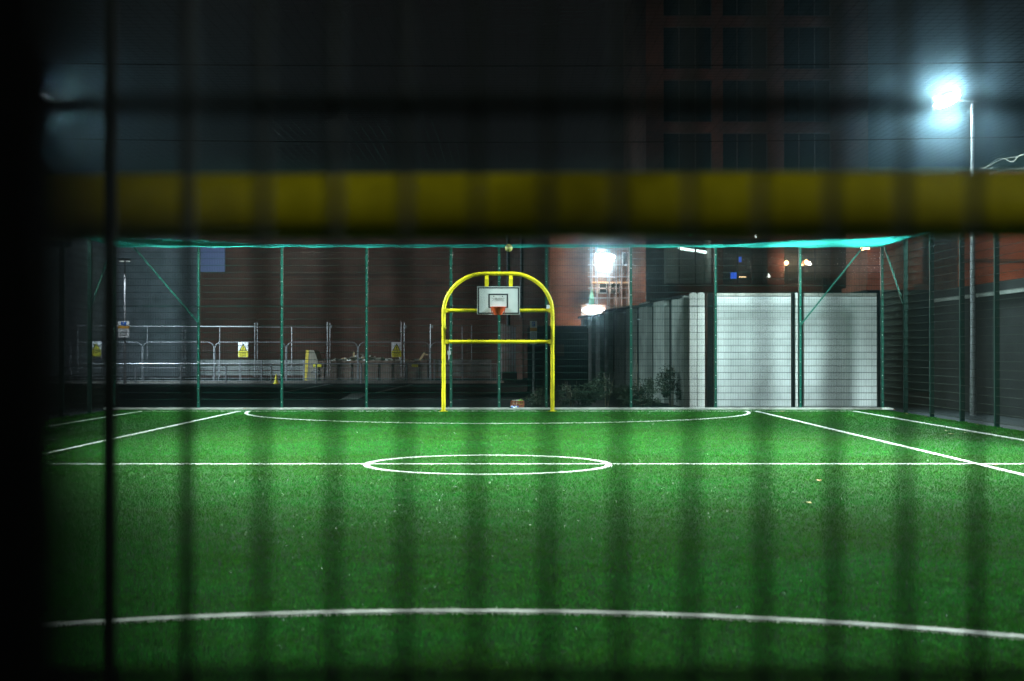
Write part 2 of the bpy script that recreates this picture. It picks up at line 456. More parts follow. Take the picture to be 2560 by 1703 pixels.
# far fence
ff = thing('mesh_fence', (AX, YF, 0), 'tall green welded mesh fence closing the far end of the pitch behind the goal', 'fence')
PXS = [XL,-9.29,-6.80,-4.27,-1.75,-.31,1.10,3.63,6.16,8.69,XR]
for xx in PXS: fence_post(ff, xx, YF, (0,-1))
for a, b in zip(PXS[:-1], PXS[1:]):
    wire_panel(a+.03, b-.03, YF-.035, .08, FH-.03, hz=HZ, hs=8).build('mesh_panel', M['wire'], ff, True)
m = MB(); m.tube([(XL, YF, FH+.02), (XR, YF, FH+.02)], .028, 8); m.build('top_rail', M['green'], ff)
m = MB(); m.box(XL, XR, YF-.056, YF-.045, 3.06, 3.075); m.build('seam_rail', M['wire'], ff)
brace(ff, (XL+.6, YF-.06, FH-.05), (-9.29, YF-.06, PZ(742, YF)))
brace(ff, (XR-.6, YF-.06, FH-.05), (8.69, YF-.06, PZ(748, YF)))

def side_fence(xs, s, label):
    f = thing('mesh_fence', (xs, 21.7, 0), label, 'fence')
    ysl = [40.0-2.5*i for i in range(16)]
    m = MB(); m.box(-.055,.055,-.04,.04,0,FH-.02); m.box(-.06,.06,-.045,.045,FH-.02,FH+.004); m.box(-.10,.10,-.10,.10,0,.014)
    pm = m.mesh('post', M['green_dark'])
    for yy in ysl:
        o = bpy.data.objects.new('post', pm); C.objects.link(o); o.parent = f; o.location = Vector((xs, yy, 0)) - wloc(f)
    ally = [YF] + ysl
    for a, b in zip(ally[1:], ally[:-1]):
        wire_panel(a+.03, b-.03, xs-s*.035, .08, FH-.03, hz=HZ, along='y').build('mesh_panel', M['near_wire'], f)
    MB().tube([(xs, YF, FH+.02), (xs, ysl[-1], FH+.02)], .028, 8).build('top_rail', M['green'], f)
    brace(f, (xs-s*.06, YF-.5, FH-.05), (xs-s*.06, 40.0, PZ(700, 40)))
    return f
side_fence(XL, -1, 'green welded mesh fence running along the left touchline')
side_fence(XR, 1, 'green welded mesh fence running along the right touchline below the grey wall')

nf = thing('mesh_fence', (AX, YN, 0), 'out of focus green mesh fence close in front of the camera', 'fence')
wx = [.025+.05*i for i in range(-236, 223)]
bays = [(-236,-186),(-186,-136),(-136,-86),(-86,-36),(-36,14),(14,64),(64,114),(114,164),(164,222)]
for a, b in bays:
    m = MB()
    for i in range(a, b):
        m.tube([(.0268+.05*i, YN, .05), (.0268+.05*i, YN, FH)], .0042, 6, cap=False)
    for j in range(-4, 8):
        z = 1.8835+.4*j
        if .05 < z < FH:
            for s in (-1, 1): m.tube([(.0+.05*a, YN+s*.008, z), (.05*b, YN+s*.008, z)], .0048, 6, cap=False)
    m.build('mesh_panel', M['near_wire'], nf)
for a, b in bays[:-1]:
    if abs(.05*b) > .9: fence_post(nf, .05*b, YN+.045)

# dark steel post right beside the lens
m = MB(); m.box(-.125, -.0312, .118, .124, 0, 2.6); m.box(-.122, -.09, .124, .16, 0, 2.6)
solid(m, 'steel_post', M['black_steel'], (-.08,.124,0), 'black out of focus steel post beside the camera, darkening the left edge', 'post')

# ------------------------------------------------------------------ goals with basketball boards
def text(name, body, size, loc, parent, material, rot=(R(90),0,0)):
    cu = bpy.data.curves.new(name, 'FONT'); cu.body = body; cu.size = size; cu.align_x = 'CENTER'; cu.align_y = 'CENTER'
    cu.extrude = .0008; cu.materials.append(material); cu.resolution_u = 3
    o = bpy.data.objects.new(name, cu); C.objects.link(o)
    dg = bpy.context.evaluated_depsgraph_get()
    me = bpy.data.meshes.new_from_object(o.evaluated_get(dg)); me.materials.clear(); me.materials.append(material)
    bpy.data.objects.remove(o)
    o = bpy.data.objects.new(name, me); C.objects.link(o); o.rotation_euler = rot
    o.parent = parent; o.location = Vector(loc) - wloc(parent)
    return o

def goal(label):
    G = thing('goal', (0,0,0), label, 'goal')
    hw, top, rad, r = 1.565, 4.02, 1.18, .058
    pts = [(-hw, 0, .0), (-hw, 0, 1.2), (-hw, 0, top-rad)]
    for i in range(1, 13):
        a = math.pi - i*math.pi/2/12
        pts.append((-hw+rad+rad*math.cos(a), 0, top-r-rad+r + (rad-r)*math.sin(a) if False else top-rad+ (rad-.06)*math.sin(a)))
    pts2 = [(-p[0], p[1], p[2]) for p in reversed(pts)]
    MB().tube(pts + [(0,0,top-.06)] + pts2, r, 16).build('goal_frame', M['yellow'], G, True)
    for z, rr in ((2.0, .051), (2.90, .051)):
        cb = MB().tube([(-hw+.10, 0, z), (hw-.10, 0, z)], rr, 14).build('crossbar', M['yellow'], G, True)
        for s in (-1, 1):
            m = MB(); m.box(min(s*(hw-.115), s*(hw-.03)), max(s*(hw-.115), s*(hw-.03)), -.058, .058, z-.058, z+.058)
            m.build('bracket', M['yellow'], cb)
    for s in (-1, 1):
        m = MB(); m.tube([(s*hw, 0, .0), (s*hw, 0, .014)], .12, 14); m.build('base_plate', M['yellow'], G)
        m = MB(); x0 = s*.345+.02
        m.box(x0-.055, x0+.055, -.10, -.02, 3.55, 3.80)
        m.add([(x0-.055,-.10,3.80),(x0+.055,-.10,3.80),(x0+.045,-.02,3.93),(x0-.045,-.02,3.93),(x0-.055,-.02,3.80),(x0+.055,-.02,3.80)],
              [(0,1,2,3),(3,2,5,4),(0,3,4),(1,5,2),(0,4,5,1)])
        m.build('hanger', M['yellow'], G)
    # backboard 1.2 x 0.8
    bc, bz0, bz1, by = .013, 2.78, 3.58, -.15
    m = MB(); m.box(bc-.61, bc+.61, by, by+.025, bz0, bz1)
    B = m.build('backboard', M['board'], G)
    m = MB(); e = .018; w = .036; yb = by-.003
    X0, X1, Z0, Z1 = bc-.61+e, bc+.61-e, bz0+e, bz1-e
    m.box(X0,X1,yb,by-.0005,Z1-w,Z1); m.box(X0,X1,yb,by-.0005,Z0,Z0+w)
    m.box(X0,X0+w,yb,by-.0005,Z0+w,Z1-w); m.box(X1-w,X1,yb,by-.0005,Z0+w,Z1-w)
    m.build('border', M['black'], B)
    m = MB(); X0, X1, Z0, Z1 = bc-.29, bc+.275, 2.97, 3.375; w = .038
    m.box(X0,X1,yb,by-.0005,Z1-w,Z1); m.box(X0,X1,yb,by-.0005,Z0,Z0+.03)
    m.box(X0,X0+w,yb,by-.0005,Z0+.03,Z1-w); m.box(X1-w,X1,yb,by-.0005,Z0+.03,Z1-w)
    m.build('target_square', M['black'], B)
    for dx in (-.135, .115):
        m = MB(); m.tube([(bc+dx, by, 3.30), (bc+dx, by-.01, 3.30)], .014, 10); m.build('bolt', M['black'], B)
    for i, s in enumerate(('Do not climb on the backboard', 'Do not hang on the ring', 'Do not climb on the framing')):
        text('lettering', s, .030, (bc-.005, by-.0015, 3.246-.036*i), B, M['black'])
    text('lettering', 'www.sssn.co.uk', .026, (bc-.40, by-.0045, bz0+.036), B, M['sign_white'])
    # solid ring guard
    m = MB()
    n = 24; cy = by-.235
    outer = [(bc-.01+.225*math.cos(a), cy+.225*math.sin(a)) for a in np.linspace(0, 2*math.pi, n+1)[:-1]]
    m.tube([(p[0], p[1], 2.985) for p in outer]+[(outer[0][0], outer[0][1], 2.985)], .011, 8)
    m.box(bc-.235, bc+.215, by-.03, by-.004, 2.962, 2.992)
    RG = m.build('ring', M['ring'], G, True)
    m = MB()
    lo = [(bc-.01+.105*math.cos(a), cy+.06+.105*math.sin(a)) for a in np.linspace(0, 2*math.pi, n+1)[:-1]]
    vs = [(p[0]*.985+bc*.015, p[1], 2.98) for p in outer] + [(p[0], p[1], 2.765) for p in lo]
    m.add(vs, [(i, (i+1) % n, n+(i+1) % n, n+i) for i in range(n)])
    m.build('ring_guard', M['ring'], RG, True)
    for s in (-1, 1):
        m = MB(); m.tube([(bc-.01+s*.20, by-.10, 2.965), (bc-.01+s*.17, by-.012, 2.80)], .010, 6); m.build('stay', M['ring'], RG)
    return G
G1 = goal('yellow steel goal with basketball backboard standing in front of the far mesh fence')
G1.location = (AX, D1, .012)
G2 = dup(G1); G2.location = (AX, D0+.02, -.062); G2.rotation_euler = (0,0,R(180-1.6))
G2['label'] = 'out of focus yellow goal just beyond the near fence, only its broad crossbar in view'

# ------------------------------------------------------------------ roof net
def net_z(x, y):
    u = (x-AX)/11.47; v = (y-21.7)/20.8
    z = 4.88 - .18*max(0, 1-u*u)*min(1, max(0, (1-abs(v)))*6)
    cs = [4.5, 9.6, 14.8, 20.2, 24.2, 29.0, 34.0, 38.4]
    dmin = min(abs(y-c) for c in cs)
    z -= .030*min(1, dmin/2.2)*max(0, 1-u*u)*(1 if YN+.5 < y < YF-.5 else 0)
    z -= .13*math.exp(-(((x-PX(1171,42.1))/.32)**2 + ((y-42.1)/.30)**2))
    return z
RN = thing('roof_net', (AX, 21.7, 4.88), 'teal ball stop net stretched flat over the whole pitch on cables', 'net')
m = MB()
for x_ in np.arange(XL, XR+.01, .12):
    yy = np.concatenate([np.linspace(YN, 38.4, 30), np.linspace(39, YF-.02, 9)])
    m.tube([(x_, q, net_z(x_, q)) for q in yy], .0012, 3, cap=False)
for q in np.concatenate([np.arange(YN, 30, .14), np.arange(30, YF, .11)]):
    xx = np.linspace(XL, XR, 24)
    m.tube([(x_, q, net_z(x_, q)) for x_ in xx], .0012, 3, cap=False)
m.build('netting', M['net'], RN)
for c in [4.5, 9.6, 14.8, 20.2, 24.2, 29.0, 34.0, 38.4]:
    MB().tube([(x_, c, net_z(x_, c)-.006) for x_ in np.linspace(XL, XR, 30)], .0045, 6, cap=False).build('cable', M['cable'], RN)
# gathered hem on the end and side rails, its lit teal put into the colour
m = MB()
for kk in range(5):
    pts = []
    for x_ in np.linspace(XL, XR, 120):
        pts.append((x_, YF-.05-.05*kk+.02*math.sin(x_*7+kk*2), FH+.03-.018*kk+.012*math.sin(x_*4.3+kk)))
    m.tube(pts, .010, 4, cap=False)
for xs_, s in ((XL, 1), (XR, -1)):
    for kk in range(4):
        m.tube([(xs_+s*(.04+.05*kk), q, FH+.02-.02*kk+.01*math.sin(q*5+kk)) for q in np.linspace(YN, YF, 140)], .009, 4, cap=False)
m.build('hem', M['hem'], RN)
m = MB()  # strands added at the corners shape the floodlit part of the net
for q in np.arange(38.9, YF-.06, .032):
    u0 = 5.2 + (YF-q)*1.1 + .25*math.sin(q*9)
    for sg in (-1, 1):
        e_ = (AX-XL if sg < 0 else XR-AX)-.05
        m.tube([(AX+sg*a_, q, net_z(AX+sg*a_, q)+.004+.02*math.sin(a_*2.3+q)) for a_ in np.linspace(u0, e_, 14)], .0026, 3, cap=False)
m.build('lit_edge_band', M['hem'], RN)
# football caught in the net
bx, by_, bz = PX(1171,42.1), 42.1, 4.80
ball = MB().sphere((bx,by_,bz), .115, 24, 16)
solid(ball, 'football', M['ball'], (bx,by_,bz-.115), 'dirty yellow football caught in the roof net above the goal', 'ball', smooth=True)
# frayed rope on the net
m = MB()
def wig(p0, p1, n, amp, lift):
    out = []
    for i in range(n+1):
        t_ = i/n
        x_ = PX(p0[0]+(p1[0]-p0[0])*t_, 24.0); z_ = PZ(p0[1]+(p1[1]-p0[1])*t_ + amp*math.sin(t_*9+lift), 24.0)
        out.append((x_, 24.0+.12*math.sin(t_*5+lift), z_))
    return out
m.tube(wig((2262,384),(2362,352),18,3,.5), .006, 5)
m.tube(wig((2278,376),(2362,360),24,7,2.5), .0055, 5)
m.tube(wig((2250,398),(2282,384),10,4,0), .006, 5)
m.tube(wig((2285,395),(2362,386),12,2,1), .003, 5)
solid(m, 'frayed_rope', mat('rope_pale', (.045,.052,.05), .8, .2, 30.), (PX(2300,24),24,4.8), 'pale frayed rope looped over the roof net beside the bright floodlight column', 'rope')

# ------------------------------------------------------------------ floodlights
def spot(name, loc, target, energy, size, blend, col, radius=.15):
    l = bpy.data.lights.new(name, 'SPOT'); l.energy = energy; l.spot_size = R(size); l.spot_blend = blend; l.color = col; l.shadow_soft_size = radius
    o = bpy.data.objects.new(name, l); C.objects.link(o); o.location = loc
    o.rotation_euler = (Vector(target)-Vector(loc)).to_track_quat('-Z', 'Y').to_euler()
    return o
def point(name, loc, energy, col, radius=.15):
    l = bpy.data.lights.new(name, 'POINT'); l.energy = energy; l.color = col; l.shadow_soft_size = radius
    o = bpy.data.objects.new(name, l); C.objects.link(o); o.location = loc
    return o
COOL = (.86,1.0,.95)
def floodlight(x, y, s, label, tgt, energy, size, blend, COOL=COOL):
    f = thing('floodlight', (x, y, 0), label, 'floodlight', 'floodlights round the pitch')
    MB().tube([(x,y,0),(x,y,2.0),(x,y,8.45)], [.085,.075,.05], 12).build('column', M['galv'], f, True)
    m = MB(); m.tube([(x+s*.15,y,8.5),(x-s*.55,y,8.56)], .03, 8); m.build('arm', M['galv_dull'], f)
    rot = Matrix.Rotation(R(-22)*s, 3, 'Y') @ Matrix.Rotation(R(-34), 3, 'X')
    c = Vector((x-s*.75, y-.1, 8.57))
    m = MB(); m.cbox(c, .78, .42, .13, rot); h = m.build('housing', M['galv_dull'], f)
    for kk in range(5):
        mm = MB(); mm.cbox(c + rot @ Vector((-.28+.14*kk, 0, .095)), .02, .36, .06, rot); mm.build('fin', M['galv_dull'], h)
    m = MB(); m.sphere((0,0,0), 1, 20, 12, sq=(.38,.22,.10)); m.v = [tuple(c + rot @ (Vector(q)+Vector((0,0,-.07)))) for q in m.v]; m.build('lens', M['lens_white' if s > 0 else 'lens_left_dim'], f, True)
    lo = c + rot @ Vector((0,0,-.13))
    sp = spot('floodlight_beam', lo - Vector((x,y,0)), lo - Vector((x,y,0)) + (Vector(tgt)-lo), energy, size, blend, COOL, .6)
    sp.parent = f
    if y > 30:
        gl_ = spot('floodlight_glare', lo - Vector((x,y,0)), lo - Vector((x,y,0)) + (Vector((x*.12,3,0))-lo), 900 if x > 0 else 300, 60, 1., COOL, .3); gl_.parent = f
        gl_ = spot('floodlight_main_beam', lo - Vector((x,y,0)), lo - Vector((x,y,0)) + (Vector((AX+s*1.2,19.3,0))-lo), 4800 if x > 0 else 1600, 44, .4, (.74,.93,1.), .25); gl_.parent = f
    gl_ = point('floodlight_spill', lo - Vector((x,y,0)) + Vector((0,-.1,-.05)), 800 if y > 30 else (60 if y > 0 else 1300), COOL, .15); gl_.parent = f
    return f
floodlight(12.55, 38.5, 1, 'tall floodlight on a pale column beyond the right side fence, glaring white', (3.5,36.5,0), 24000, 132, .6, (.76,1.,.97))
floodlight(-13.25, 38.5, -1, 'floodlight on a column beyond the left side fence, mostly hidden by the dark post', (-4.5,36.5,0), 23000, 132, .6, (.76,1.,.97))
floodlight(12.55, 21.0, 1, 'floodlight standing outside the frame level with the halfway line, right side', (1.0,23.5,0), 56000, 92, 1., (.84,1.,.90))
floodlight(-13.25, 21.0, -1, 'floodlight standing outside the frame level with the halfway line, left side', (-1.6,23.5,0), 56000, 92, 1., (.84,1.,.90))

floodlight(12.55, -5, 1, 'unseen floodlight added behind the camera to light the near end, right side', (2,13,0), 19000, 52, .9, (.88,1.,.90))  # unseen pair added behind the camera to light crossbar and near turf
floodlight(-13.25, -5, -1, 'unseen floodlight added behind the camera to light the near end, left side', (-2,13,0), 19000, 52, .9, (.88,1.,.90))

# ------------------------------------------------------------------ walls beyond the far fence
WD = 44.5; WT = PZ(675, WD)
def roundpost(cx, w, y0, y1, z1):
    r = w/2; pl = [(cx-r, 0)] + [(cx+r, 0)] + [(cx+r*math.cos(a), z1-r*.8+r*.8*math.sin(a)) for a in np.linspace(0, math.pi, 11)]
    return MB().prism(pl, y0, y1)
p = thing('gate_pier', (PX(1605,44.0), 44.1, 0), 'pair of white round topped concrete posts at the end of the dark buttressed wall', 'pier')
for c in (1597.0, 1614.5): roundpost(PX(c,44.0), .222, 44.0, 44.25, PZ(673,44)).build('post', M['white_paint'], p)
bw = thing('block_wall', (PX(1830,WD), WD, 0), 'floodlit white painted blockwork wall behind the right half of the far fence', 'wall')
for a, b in ((1646,1821),(1851,2019)):
    m = MB(); m.box(PX(a,WD), PX(b,WD), WD, WD+.2, 0, WT-.1); m.build('wall_panel', M['block_white'], bw)
    m = MB()
    n = int((PX(b,WD)-PX(a,WD))/.45); st = (PX(b,WD)-PX(a,WD))/n
    for i in range(n): m.box(PX(a,WD)+i*st+.006, PX(a,WD)+(i+1)*st-.006, WD-.02, WD+.22, WT-.094, WT+.0)
    m.build('coping', M['concrete'], bw)
for a, b, mt in ((1628,1641,'black_steel'),(1823,1829,'black_steel'),(1830.5,1836,'white_paint'),(1838,1847,'black_steel'),(2020.5,2028,'black_steel')):  # narrow dark and white uprights between the wall panels
    roundpost(PX((a+b)/2,WD), PX(b,WD)-PX(a,WD), WD-.06, WD+.16, WT+.01).build('post', M[mt], bw, label='dark upright strip' if mt == 'black_steel' else 'white slim post')

# buttressed wall running away from the pier
dwv = thing('buttressed_wall', (5.0, 57, 0), 'dark grey concrete wall running away behind the bushes, ribbed with paler panels', 'wall')
def wx_at(d): return 5.62 - (d-44.3)*.070
def slab(d0, d1, proud, z1, th=.3):
    m = MB()
    a0, a1 = wx_at(d0), wx_at(d1)
    V = [(a0-proud,d0,0),(a0+th,d0,0),(a1+th,d1,0),(a1-proud,d1,0)]
    V += [(q[0],q[1],z1) for q in V]
    return m.add(V, [(0,3,2,1),(4,5,6,7),(0,1,5,4),(1,2,6,5),(2,3,7,6),(3,0,4,7)])
slab(44.35, 72, 0, WT-.16, .35).build('wall_core', M['dark_and_shade'], dwv)  # shade between the panels is put into the dark core colour
for d0, d1 in ((44.4,46.4),(47.8,49.9),(51.2,53.1),(54.6,56.3),(57.8,59.4),(61.0,62.4),(63.9,65.4),(66.9,68.3),(69.6,71)):
    slab(d0, d1, .18, WT-.12+.10*math.sin(d0*5.3), -.001).build('concrete_panel', M['panel_concrete'], dwv)
for i, (d0, d1) in enumerate(((44.6,46.2),(47.6,50.4),(50.45,54.2),(54.3,58.6),(58.7,63.0),(63.2,67.4),(67.5,72.05))):
    zz = WT-.05+.05*math.sin(i*2.1)
    m = slab(d0, d1, .22, zz, .40); m.v = [(a, b, c if c > .5 else zz-.09) for a, b, c in m.v]
    m.build('coping', M['grey_wall'], dwv)

# long wall along the right side of the pitch
rw = thing('retaining_wall', (13.2, 32, 0), 'long dark grey wall with a paler coping along the right side of the pitch', 'wall')
m = MB(); m.box(13.15, 13.5, 6, 44.3, 0, 3.25); m.build('wall_face', M['grey_wall'], rw)
m = MB(); m.box(13.08, 13.56, 6, 44.3, 3.25, 3.36); m.build('coping', M['panel_concrete'], rw)
m = MB(); m.box(13.18, 13.46, 6, 44.3, 3.36, 3.62); m.build('parapet', M['grey_wall'], rw)

# hoarding
hd = thing('hoarding', (2.2, 62.2, 0), 'plain dark navy site hoarding between the parking sign and the buttressed wall', 'hoarding')
x0, x1 = PX(1217,62), PX(1352,62)
n = 3
for i in range(n):
    m = MB(); m.box(x0+(x1-x0)*i/n+.004, x0+(x1-x0)*(i+1)/n-.004, 62, 62.05, .05, PZ(750,62)); m.build('board', M['hoarding'], hd)
for i in range(n+1):
    m = MB(); xx = x0+(x1-x0)*i/n; m.box(xx-.05, xx+.05, 62.06, 62.16, 0, PZ(750,62)-.1); m.build('post', M['dark_and_shade'], hd)
m = MB(); m.box(PX(1279,61.9), PX(1299,61.9), 61.96, 61.985, PZ(820,61.9), PZ(793,61.9))
solid(m, 'notice_board', mat('notice_brown', (.12,.07,.055), .8, .3, 5.), (PX(1289,61.9),61.97,PZ(820,61.9)), 'small brownish notice fixed to the navy hoarding', 'notice')

# ------------------------------------------------------------------ buildings
# warehouse
wh = thing('brick_warehouse', (-7.5, 99, 0), 'huge dark brown brick warehouse behind the skip, one bluish window at its left end', 'building')
W0, W1 = PX(457,95), PX(1325,95)
m = MB(); m.box(W0, W1, 95, 112, 0, 11.5); m.build('wall', M['brick_dark'], wh)
for z, a, b in ((PZ(633,95),626,935),(PZ(651,95),980,1130),(9.4,522,1325)):
    m = MB(); m.box(PX(a,95), PX(b,95), 94.88, 95.0, z-.07, z+.07); m.build('string_course', M['brick_brown'], wh)
m = MB(); m.box(W0-.15, W1+.15, 94.8, 112.2, 11.5, 11.8); m.build('parapet', M['sill'], wh)
for pxx, t0, t1 in ((1199,573,1),(1168,540,1)):
    m = MB(); m.tube([(PX(pxx,95), 94.9, 0), (PX(pxx,95), 94.9, 10)], .06, 8); m.build('drainpipe', M['galv_dull'], wh)
# left building, blue-grey mist put into its wall colour
lb = thing('mist_grey_building', (-27, 104, 0), 'building coloured like blue-grey mist left of the brick warehouse, behind the car park lamp', 'building')
L0, L1 = -44.0, W0-.6
m = MB(); m.box(L0, L1, 101, 118, 0, 12.5)
m.build('wall', M['mist_grey'], lb)
for i in range(4):
    xa = L1-5.5-i*5.2
    m = MB(); m.box(xa-1.0, xa+1.0, 100.93, 101.0, 9.2, 11.2); fr = m.build('window', M['frame_dark'], lb)
    mm = MB(); mm.box(xa-.9, xa+.9, 100.91, 100.93, 9.3, 11.1); mm.build('pane', M['glass'], fr)
m = MB(); m.box(PX(461,95), PX(519,95), 94.93, 95.0, PZ(627,95), PZ(560,95)); fr = m.build('window', M['frame_dark'], wh)
mm = MB(); mm.box(PX(462,95), PX(518,95), 94.90, 94.93, PZ(626,95), PZ(561,95)); mm.build('pane', M['lens_bluewin'], fr)

# tower of flats on the right
TD = 80.0
tw = thing('apartment_tower', (14, 84, 0), 'tall brick block of flats with stacked dark windows, rising behind the white wall', 'building')
T0, T1 = PX(1488,TD), PX(2000,TD)
cols = [(1528,1640),(1665,1768),(1806,1915)]
zf = [5.4+3.0*i for i in range(10)]
TH = 33.0
# piers, spandrels as one wall skin
m = MB()
xs_ = [T0] + [PX(v,TD) for c in cols for v in c] + [T1]
for i in range(0, len(xs_), 2): m.box(xs_[i], xs_[i+1], TD, TD+.45, 0, TH)
for a, b in cols:
    A, B = PX(a,TD), PX(b,TD)
    m.box(A, B, TD+.02, TD+.45, 0, PZ(672,TD))
    m.box(A, B, TD+.03, TD+.45, PZ(672,TD), PZ(655,TD))
    for z in zf[1:]: m.box(A, B, TD+.06, TD+.45, z-.28, z+.28)
    m.box(A, B, TD+.02, TD+.45, zf[-1]+.28, TH)
m.box(T0, T0+.4, TD+.45, TD+16, 0, TH); m.box(T1-.4, T1, TD+.45, TD+16, 0, TH); m.box(T0+.4, T1-.4, TD+15.6, TD+16, 0, TH)
m.build('wall', M['brick_brown'], tw)
m = MB(); m.box(T0-.2, T1+.2, TD-.2, TD+16.2, TH, TH+.4); m.build('roof', M['sill'], tw)
m = MB()
for z in zf: m.box(T0+.42, T1-.42, TD+.46, TD+15.5, z-.12, z-.02)
m.build('floor_slab', M['roomwall'], tw)
m = MB(); m.box(T0+.42, T1-.42, TD+3.6, TD+3.7, 0, TH-.1)
for a, b in cols:
    m.box(PX(a,TD)-.6, PX(a,TD)-.5, TD+.46, TD+3.6, 0, TH-.1)
m.build('room_wall', M['roomwall'], tw)
glassy = bpy.data.materials.new('clear_pane'); glassy.use_nodes = True
N_, L_ = glassy.node_tree.nodes, glassy.node_tree.links
tr = N_.new('ShaderNodeBsdfTransparent'); tr.inputs[0].default_value = (.75,.8,.82,1)
gl = N_.new('ShaderNodeBsdfGlossy'); gl.inputs['Roughness'].default_value = .05
ms_ = N_.new('ShaderNodeMixShader'); ms_.inputs[0].default_value = .10
L_.new(tr.outputs[0], ms_.inputs[1]); L_.new(gl.outputs[0], ms_.inputs[2]); L_.new(ms_.outputs[0], N_['Material Output'].inputs[0])
for ci, (a, b) in enumerate(cols):
    A, B = PX(a,TD), PX(b,TD)
    for zi, z in enumerate(zf[:-1]):
        zb = (PZ(655,TD) if zi == 0 else z+.28); zt = zf[zi+1]-.28
        f = MB(); t_ = .07; yy0, yy1 = TD+.22, TD+.30
        f.box(A, B, yy0, yy1, zb, zb+t_); f.box(A, B, yy0, yy1, zt-t_, zt)
        n = 3
        for kx in range(n+1):
            xx = A+(B-A)*kx/n; f.box(max(A, xx-t_/2), min(B, xx+t_/2), yy0+.002, yy1-.002, zb+t_, zt-t_)
        fr = f.build('window', M['frame_dark'], tw)
        mm = MB(); mm.box(A+.04, B-.04, TD+.25, TD+.262, zb+t_*.5, zt-t_*.5)
        lit = zi == 0
        mm.build('pane', glassy if lit else M['glass'], fr)
m = MB(); m.box(PX(1895,TD-.1), PX(1905,TD-.1), TD-.12, TD, PZ(690,TD), PZ(640,TD)); m.build('downpipe', M['frame_dark'], tw)
m = MB(); m.tube([(PX(1903,TD), TD-.12, 0), (PX(1903,TD), TD-.12, 5.2)], .07, 8); m.build('downpipe', M['frame_dark'], tw)
# things in the lit rooms
d = TD+1.3
m = MB(); m.tube([(PX(1567,d), d-.3, PZ(573,d)), (PX(1626,d+.6), d+.8, PZ(580,d+.6))], .085, 8)
m.tube([(PX(1561,d), d-.4, PZ(572,d)), (PX(1564.5,d), d-.36, PZ(572.4,d))], .07, 8)
solid(m, 'strip_light', M['lens_tube'], (PX(1594,d), d, PZ(576,d)), 'long greenish white fluorescent strip light inside a dark upper window', 'light')
d = TD+.8
m = MB(); m.box(PX(1684,d), PX(1696,d), d, d+.3, PZ(641,d)-.0, PZ(627,d))
solid(m, 'screen', M['lens_blue'], (PX(1690,d), d+.15, PZ(641,d)), 'small glowing blue screen low in a flat window', 'screen')
m = MB(); m.box(PX(1702,d), PX(1708,d), d+.1, d+.14, PZ(603,d), PZ(591,d))
solid(m, 'blue_glow_plate', M['lens_blue'], (PX(1705,d), d+.12, PZ(603,d)), 'small blue lit shape hanging high in the flat window', 'hanging')  # small plate with a blue glow of its own
m = MB(); m.box(PX(1702,d), PX(1718,d), d, d+.06, PZ(638.5,d), PZ(636.5,d))
solid(m, 'lamp_strip', M['lens_orange'], (PX(1710,d), d+.03, PZ(638.5,d)), 'thin orange glowing strip of light on a flat window ledge', 'light')
m = MB()
pl = [(PX(1723,d),PZ(618,d)),(PX(1731,d),PZ(617,d)),(PX(1732,d),PZ(606,d)),(PX(1727,d),PZ(596,d)),(PX(1723,d),PZ(592,d))]
m.prism(pl, d+.25, d+.29)
solid(m, 'curtain', M['curtain'], (PX(1727,d), d+.27, PZ(618,d)), 'pale folded curtain hanging in the flat window beside the orange glow', 'curtain')
point('room_glow', (PX(1709,d), d+.3, PZ(636,d)+.25), 5, (1.,.5,.22), .1)
point('strip_glow', (PX(1594,TD+1.5), TD+1.2, PZ(590,TD+1.5)), 14, (.8,1.,.9), .2)
for pxx, pyy, e, lab in ((1811,605,70,'bright orange wall lamp on the brick pier of the tower'),(1857,603,30,'dimmer orange lamp deeper inside the tower balcony')):
    yy = TD-.16 if e > 20 else TD+1.0
    q = MB(); q.sphere((PX(pxx,yy), yy, PZ(pyy,yy)), .11 if e > 20 else .07, 12, 8)
    q.box(PX(pxx,yy)-.05, PX(pxx,yy)+.05, yy+.08, yy+.15, PZ(pyy,yy)-.12, PZ(pyy,yy)+.12)
    solid(q, 'wall_lamp', M['lens_warm'], (PX(pxx,yy), yy, PZ(pyy,yy)-.12), lab, 'lamp')
    point('wall_lamp_glow', (PX(pxx,yy), yy-.22, PZ(pyy,yy)-.05), e, (1.,.42,.2), .1)
for pxx, pyy, mt, nm, lab in ((1865,608,'lens_small','wall_lamp','small white lamp beside the orange balcony lights'),
                          (1590,541,'lens_green','exit_lamp','tiny green lamp just under the yellow crossbar'),
                          (1741,545,'lens_small','wall_lamp','tiny white lamp under the yellow crossbar above the flat window'),
                          (1771,636,'lens_small','wall_lamp','tiny white light at the sill of the flat window')):
    yy = TD-.12
    q = MB(); w_ = .10 if pxx == 1865 else .05
    q.box(PX(pxx,yy)-w_, PX(pxx,yy)+w_, yy, yy+.10, PZ(pyy,yy)-.045, PZ(pyy,yy)+.045); q.box(PX(pxx,yy)-w_*.5, PX(pxx,yy)+w_*.5, yy+.1, yy+.13, PZ(pyy,yy)+.02, PZ(pyy,yy)+.15)
    solid(q, nm, M[mt], (PX(pxx,yy), yy, PZ(pyy,yy)-.05), lab, 'lamp')

